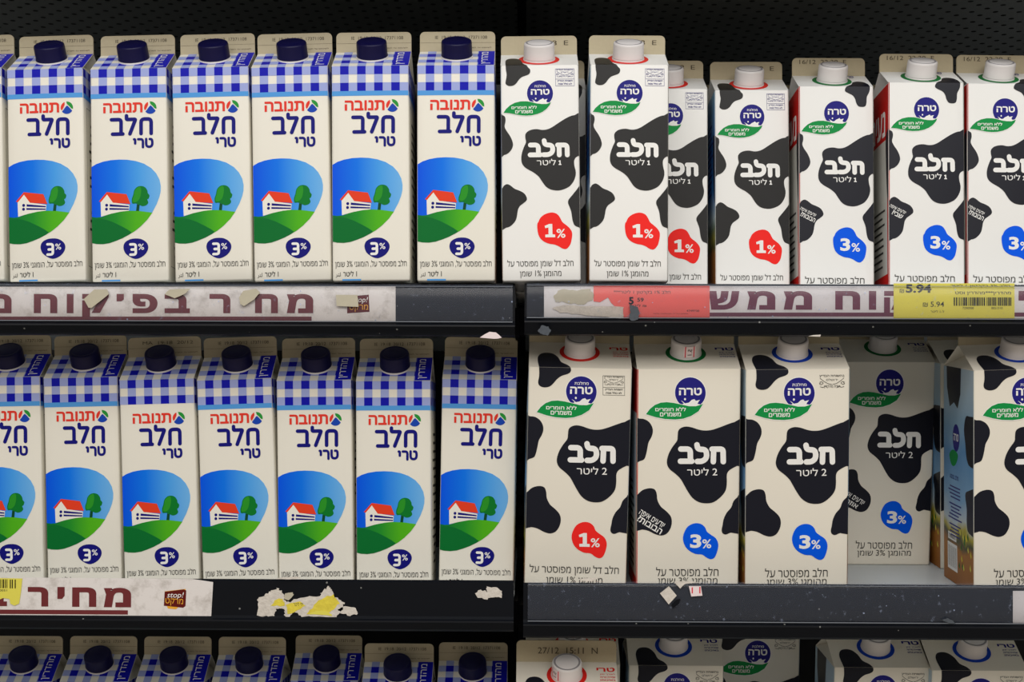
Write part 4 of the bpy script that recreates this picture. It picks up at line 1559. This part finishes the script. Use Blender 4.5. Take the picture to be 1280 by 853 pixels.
YF = -0.0162
res([(105, 374), (118, 362), (134, 362), (136, 368), (126, 376), (115, 385), (111, 385)], 'tape_beige', 'beige tape flap folded over the dirty strip below the second gingham carton', 1, 0.3, YF, 2)
res([(206, 368), (212, 362), (238, 361), (232, 367), (218, 373)], 'tape_beige', 'beige tape scrap on the dirty strip below the third gingham carton', 2, 0.3, YF, 2)
res([(299, 372), (304, 364), (320, 361), (325, 366), (318, 374), (305, 383), (300, 380)], 'tape_beige', 'curled grey tape scrap on the dirty strip hiding one letter', 3, 0.3, YF, 2)
res([(420, 369), (447, 369), (448, 384), (421, 383)], 'tape_beige', 'square beige sticker scrap covering part of the shop emblem', 4, 0.3, YF, 2)
res([(692, 369), (700, 362), (716, 363), (738, 362), (743, 369), (740, 376), (730, 381), (720, 381), (706, 378), (694, 377)], 'tape_beige', 'crumpled beige sticker remains beside the red price tag', 5, 1.0, YL - 0.0005, 4)
res([(690, 385), (706, 381), (730, 383), (760, 383), (779, 384), (779, 398), (745, 396), (720, 393), (700, 391)], 'paper_torn', 'white torn backing paper at the end of the red price tag', 6, 0.6, YL - 0.0010, 4)
res([(787, 382), (798, 384), (800, 392), (797, 400), (791, 402), (786, 398), (788, 391)], 'scratch_grey', 'grey scuffed glue spot under the red tag figures', 7, 0.8, YF, 3)
res([(322, 749), (331, 745), (340, 738), (348, 736), (355, 742), (356, 750), (360, 753), (376, 748), (400, 745), (404, 738), (411, 733), (415, 738), (418, 746), (430, 753), (428, 762), (420, 771.5),
     (378, 771), (368, 764), (360, 772), (356, 770), (355, 761), (346, 762), (343, 770), (322, 770)], 'paper_torn', 'large torn white and yellow label remains on the middle shelf edge', 8, 1.3, YL - 0.0001, 6,
    draws=lambda p: (p.poly(jag([(360, 768), (358, 756), (374, 752), (382, 757), (372, 764)], 0.8, 3, 3), 'paper_torn_yellow', 1),
                     p.poly(jag([(384, 769), (392, 757), (406, 746), (416, 744), (424, 754), (414, 764), (410, 769)], 1.2, 4, 4), 'paper_torn_yellow', 1),
                     p.poly(jag([(338, 757), (346, 749), (354, 749), (356, 758)], 0.9, 5, 4), 'paper_torn_yellow', 1),
                     p.poly(jag([(386, 768), (396, 763), (408, 764), (416, 770)], 0.9, 6, 4), 'paper_yellow', 2),
                     p.text('יח׳ ליטר', (367, 753, 379, 758), 'ink_grey', 2)))
res([(422, 762), (432, 758), (445, 761), (448, 768), (438, 770), (426, 767)], 'paper_torn', 'small white torn scrap at the end of the large label remains', 9, 1.0, YL - 0.0001, 4)
res([(355, 749), (356, 742), (366, 741), (367, 744), (361, 751)], 'tape_beige', 'small striped brown scrap amid the large label remains', 10, 0.4, YL - 0.0007, 2)
res([(594, 742), (600, 737), (608, 740), (609, 734), (620, 734), (628, 740), (626, 747), (616, 747), (606, 750), (598, 747)], 'paper_torn', 'white torn sticker patch on the middle shelf edge near the upright', 11, 1.2, YL - 0.0001, 4)
res([(345, 724), (352, 722), (372, 721), (377, 723), (362, 724.5)], 'paper_torn', 'thin white paper sliver lying along the middle shelf edge', 12, 0.3, YL - 0.0030, 2)
res([(825, 742), (836, 733), (846, 745), (836, 756), (831, 750)], 'paper_torn', 'kite-shaped white sticker scrap on the empty clear price channel', 13, 0.2, YF, 1)
res([(861, 733), (876, 733), (878, 745), (864, 746)], 'sticker_paper', 'small white price sticker with red edges on the clear channel', 14, 0.1, YF, 1,
    draws=lambda p: (p.rect(864.5, 734.5, 866, 742, 'sticker_red', 1, False), p.rect(874, 734, 875.5, 742, 'sticker_red', 1, False)))
res([(843, 727.5), (862, 727), (875, 728), (856, 730.5), (850, 736), (845, 731)], 'paper_torn', 'white paper scrap hanging over the rim of the clear channel', 15, 0.3, YF, 2)
res([(839, 757), (844, 751), (850, 749), (849, 754), (846, 758), (841, 760)], 'metal_black', 'ragged black burnt mark on the clear channel under the kite-shaped scrap', 16, 0.9, YF, 3)
res([(720, 724), (745, 722.5), (748, 723.5), (740, 727), (728, 726)], 'paper_torn', 'white paper sliver lying under the red 1% two litre carton', 17, 0.3, YL - 0.0034, 2)
res([(600, 422), (612, 415), (620, 416), (627, 422), (618, 424)], 'sticker_paper', 'crumpled pinkish paper scrap hanging under the upper shelf edge near the upright', 18, 0.5, YF - 0.0022, 2)
res([(672, 413), (678, 407), (686, 409), (689, 414), (684, 419), (675, 418)], 'scratch_grey', 'frosted grey glue spot on the lower lip beside the upright', 19, 0.9, YF - 0.0022, 4)
res([(1010, 420.5), (1016, 419), (1026, 418.5), (1025, 421)], 'paper_torn', 'tiny white paper tip hanging below the right bay lip', 20, 0.2, YF - 0.0022, 1)
res([(1178, 775), (1184, 773), (1190, 776), (1194, 780), (1186, 780)], 'scratch_grey', 'small frosted chip at the lower edge of the empty clear channel', 21, 0.7, YF, 3)
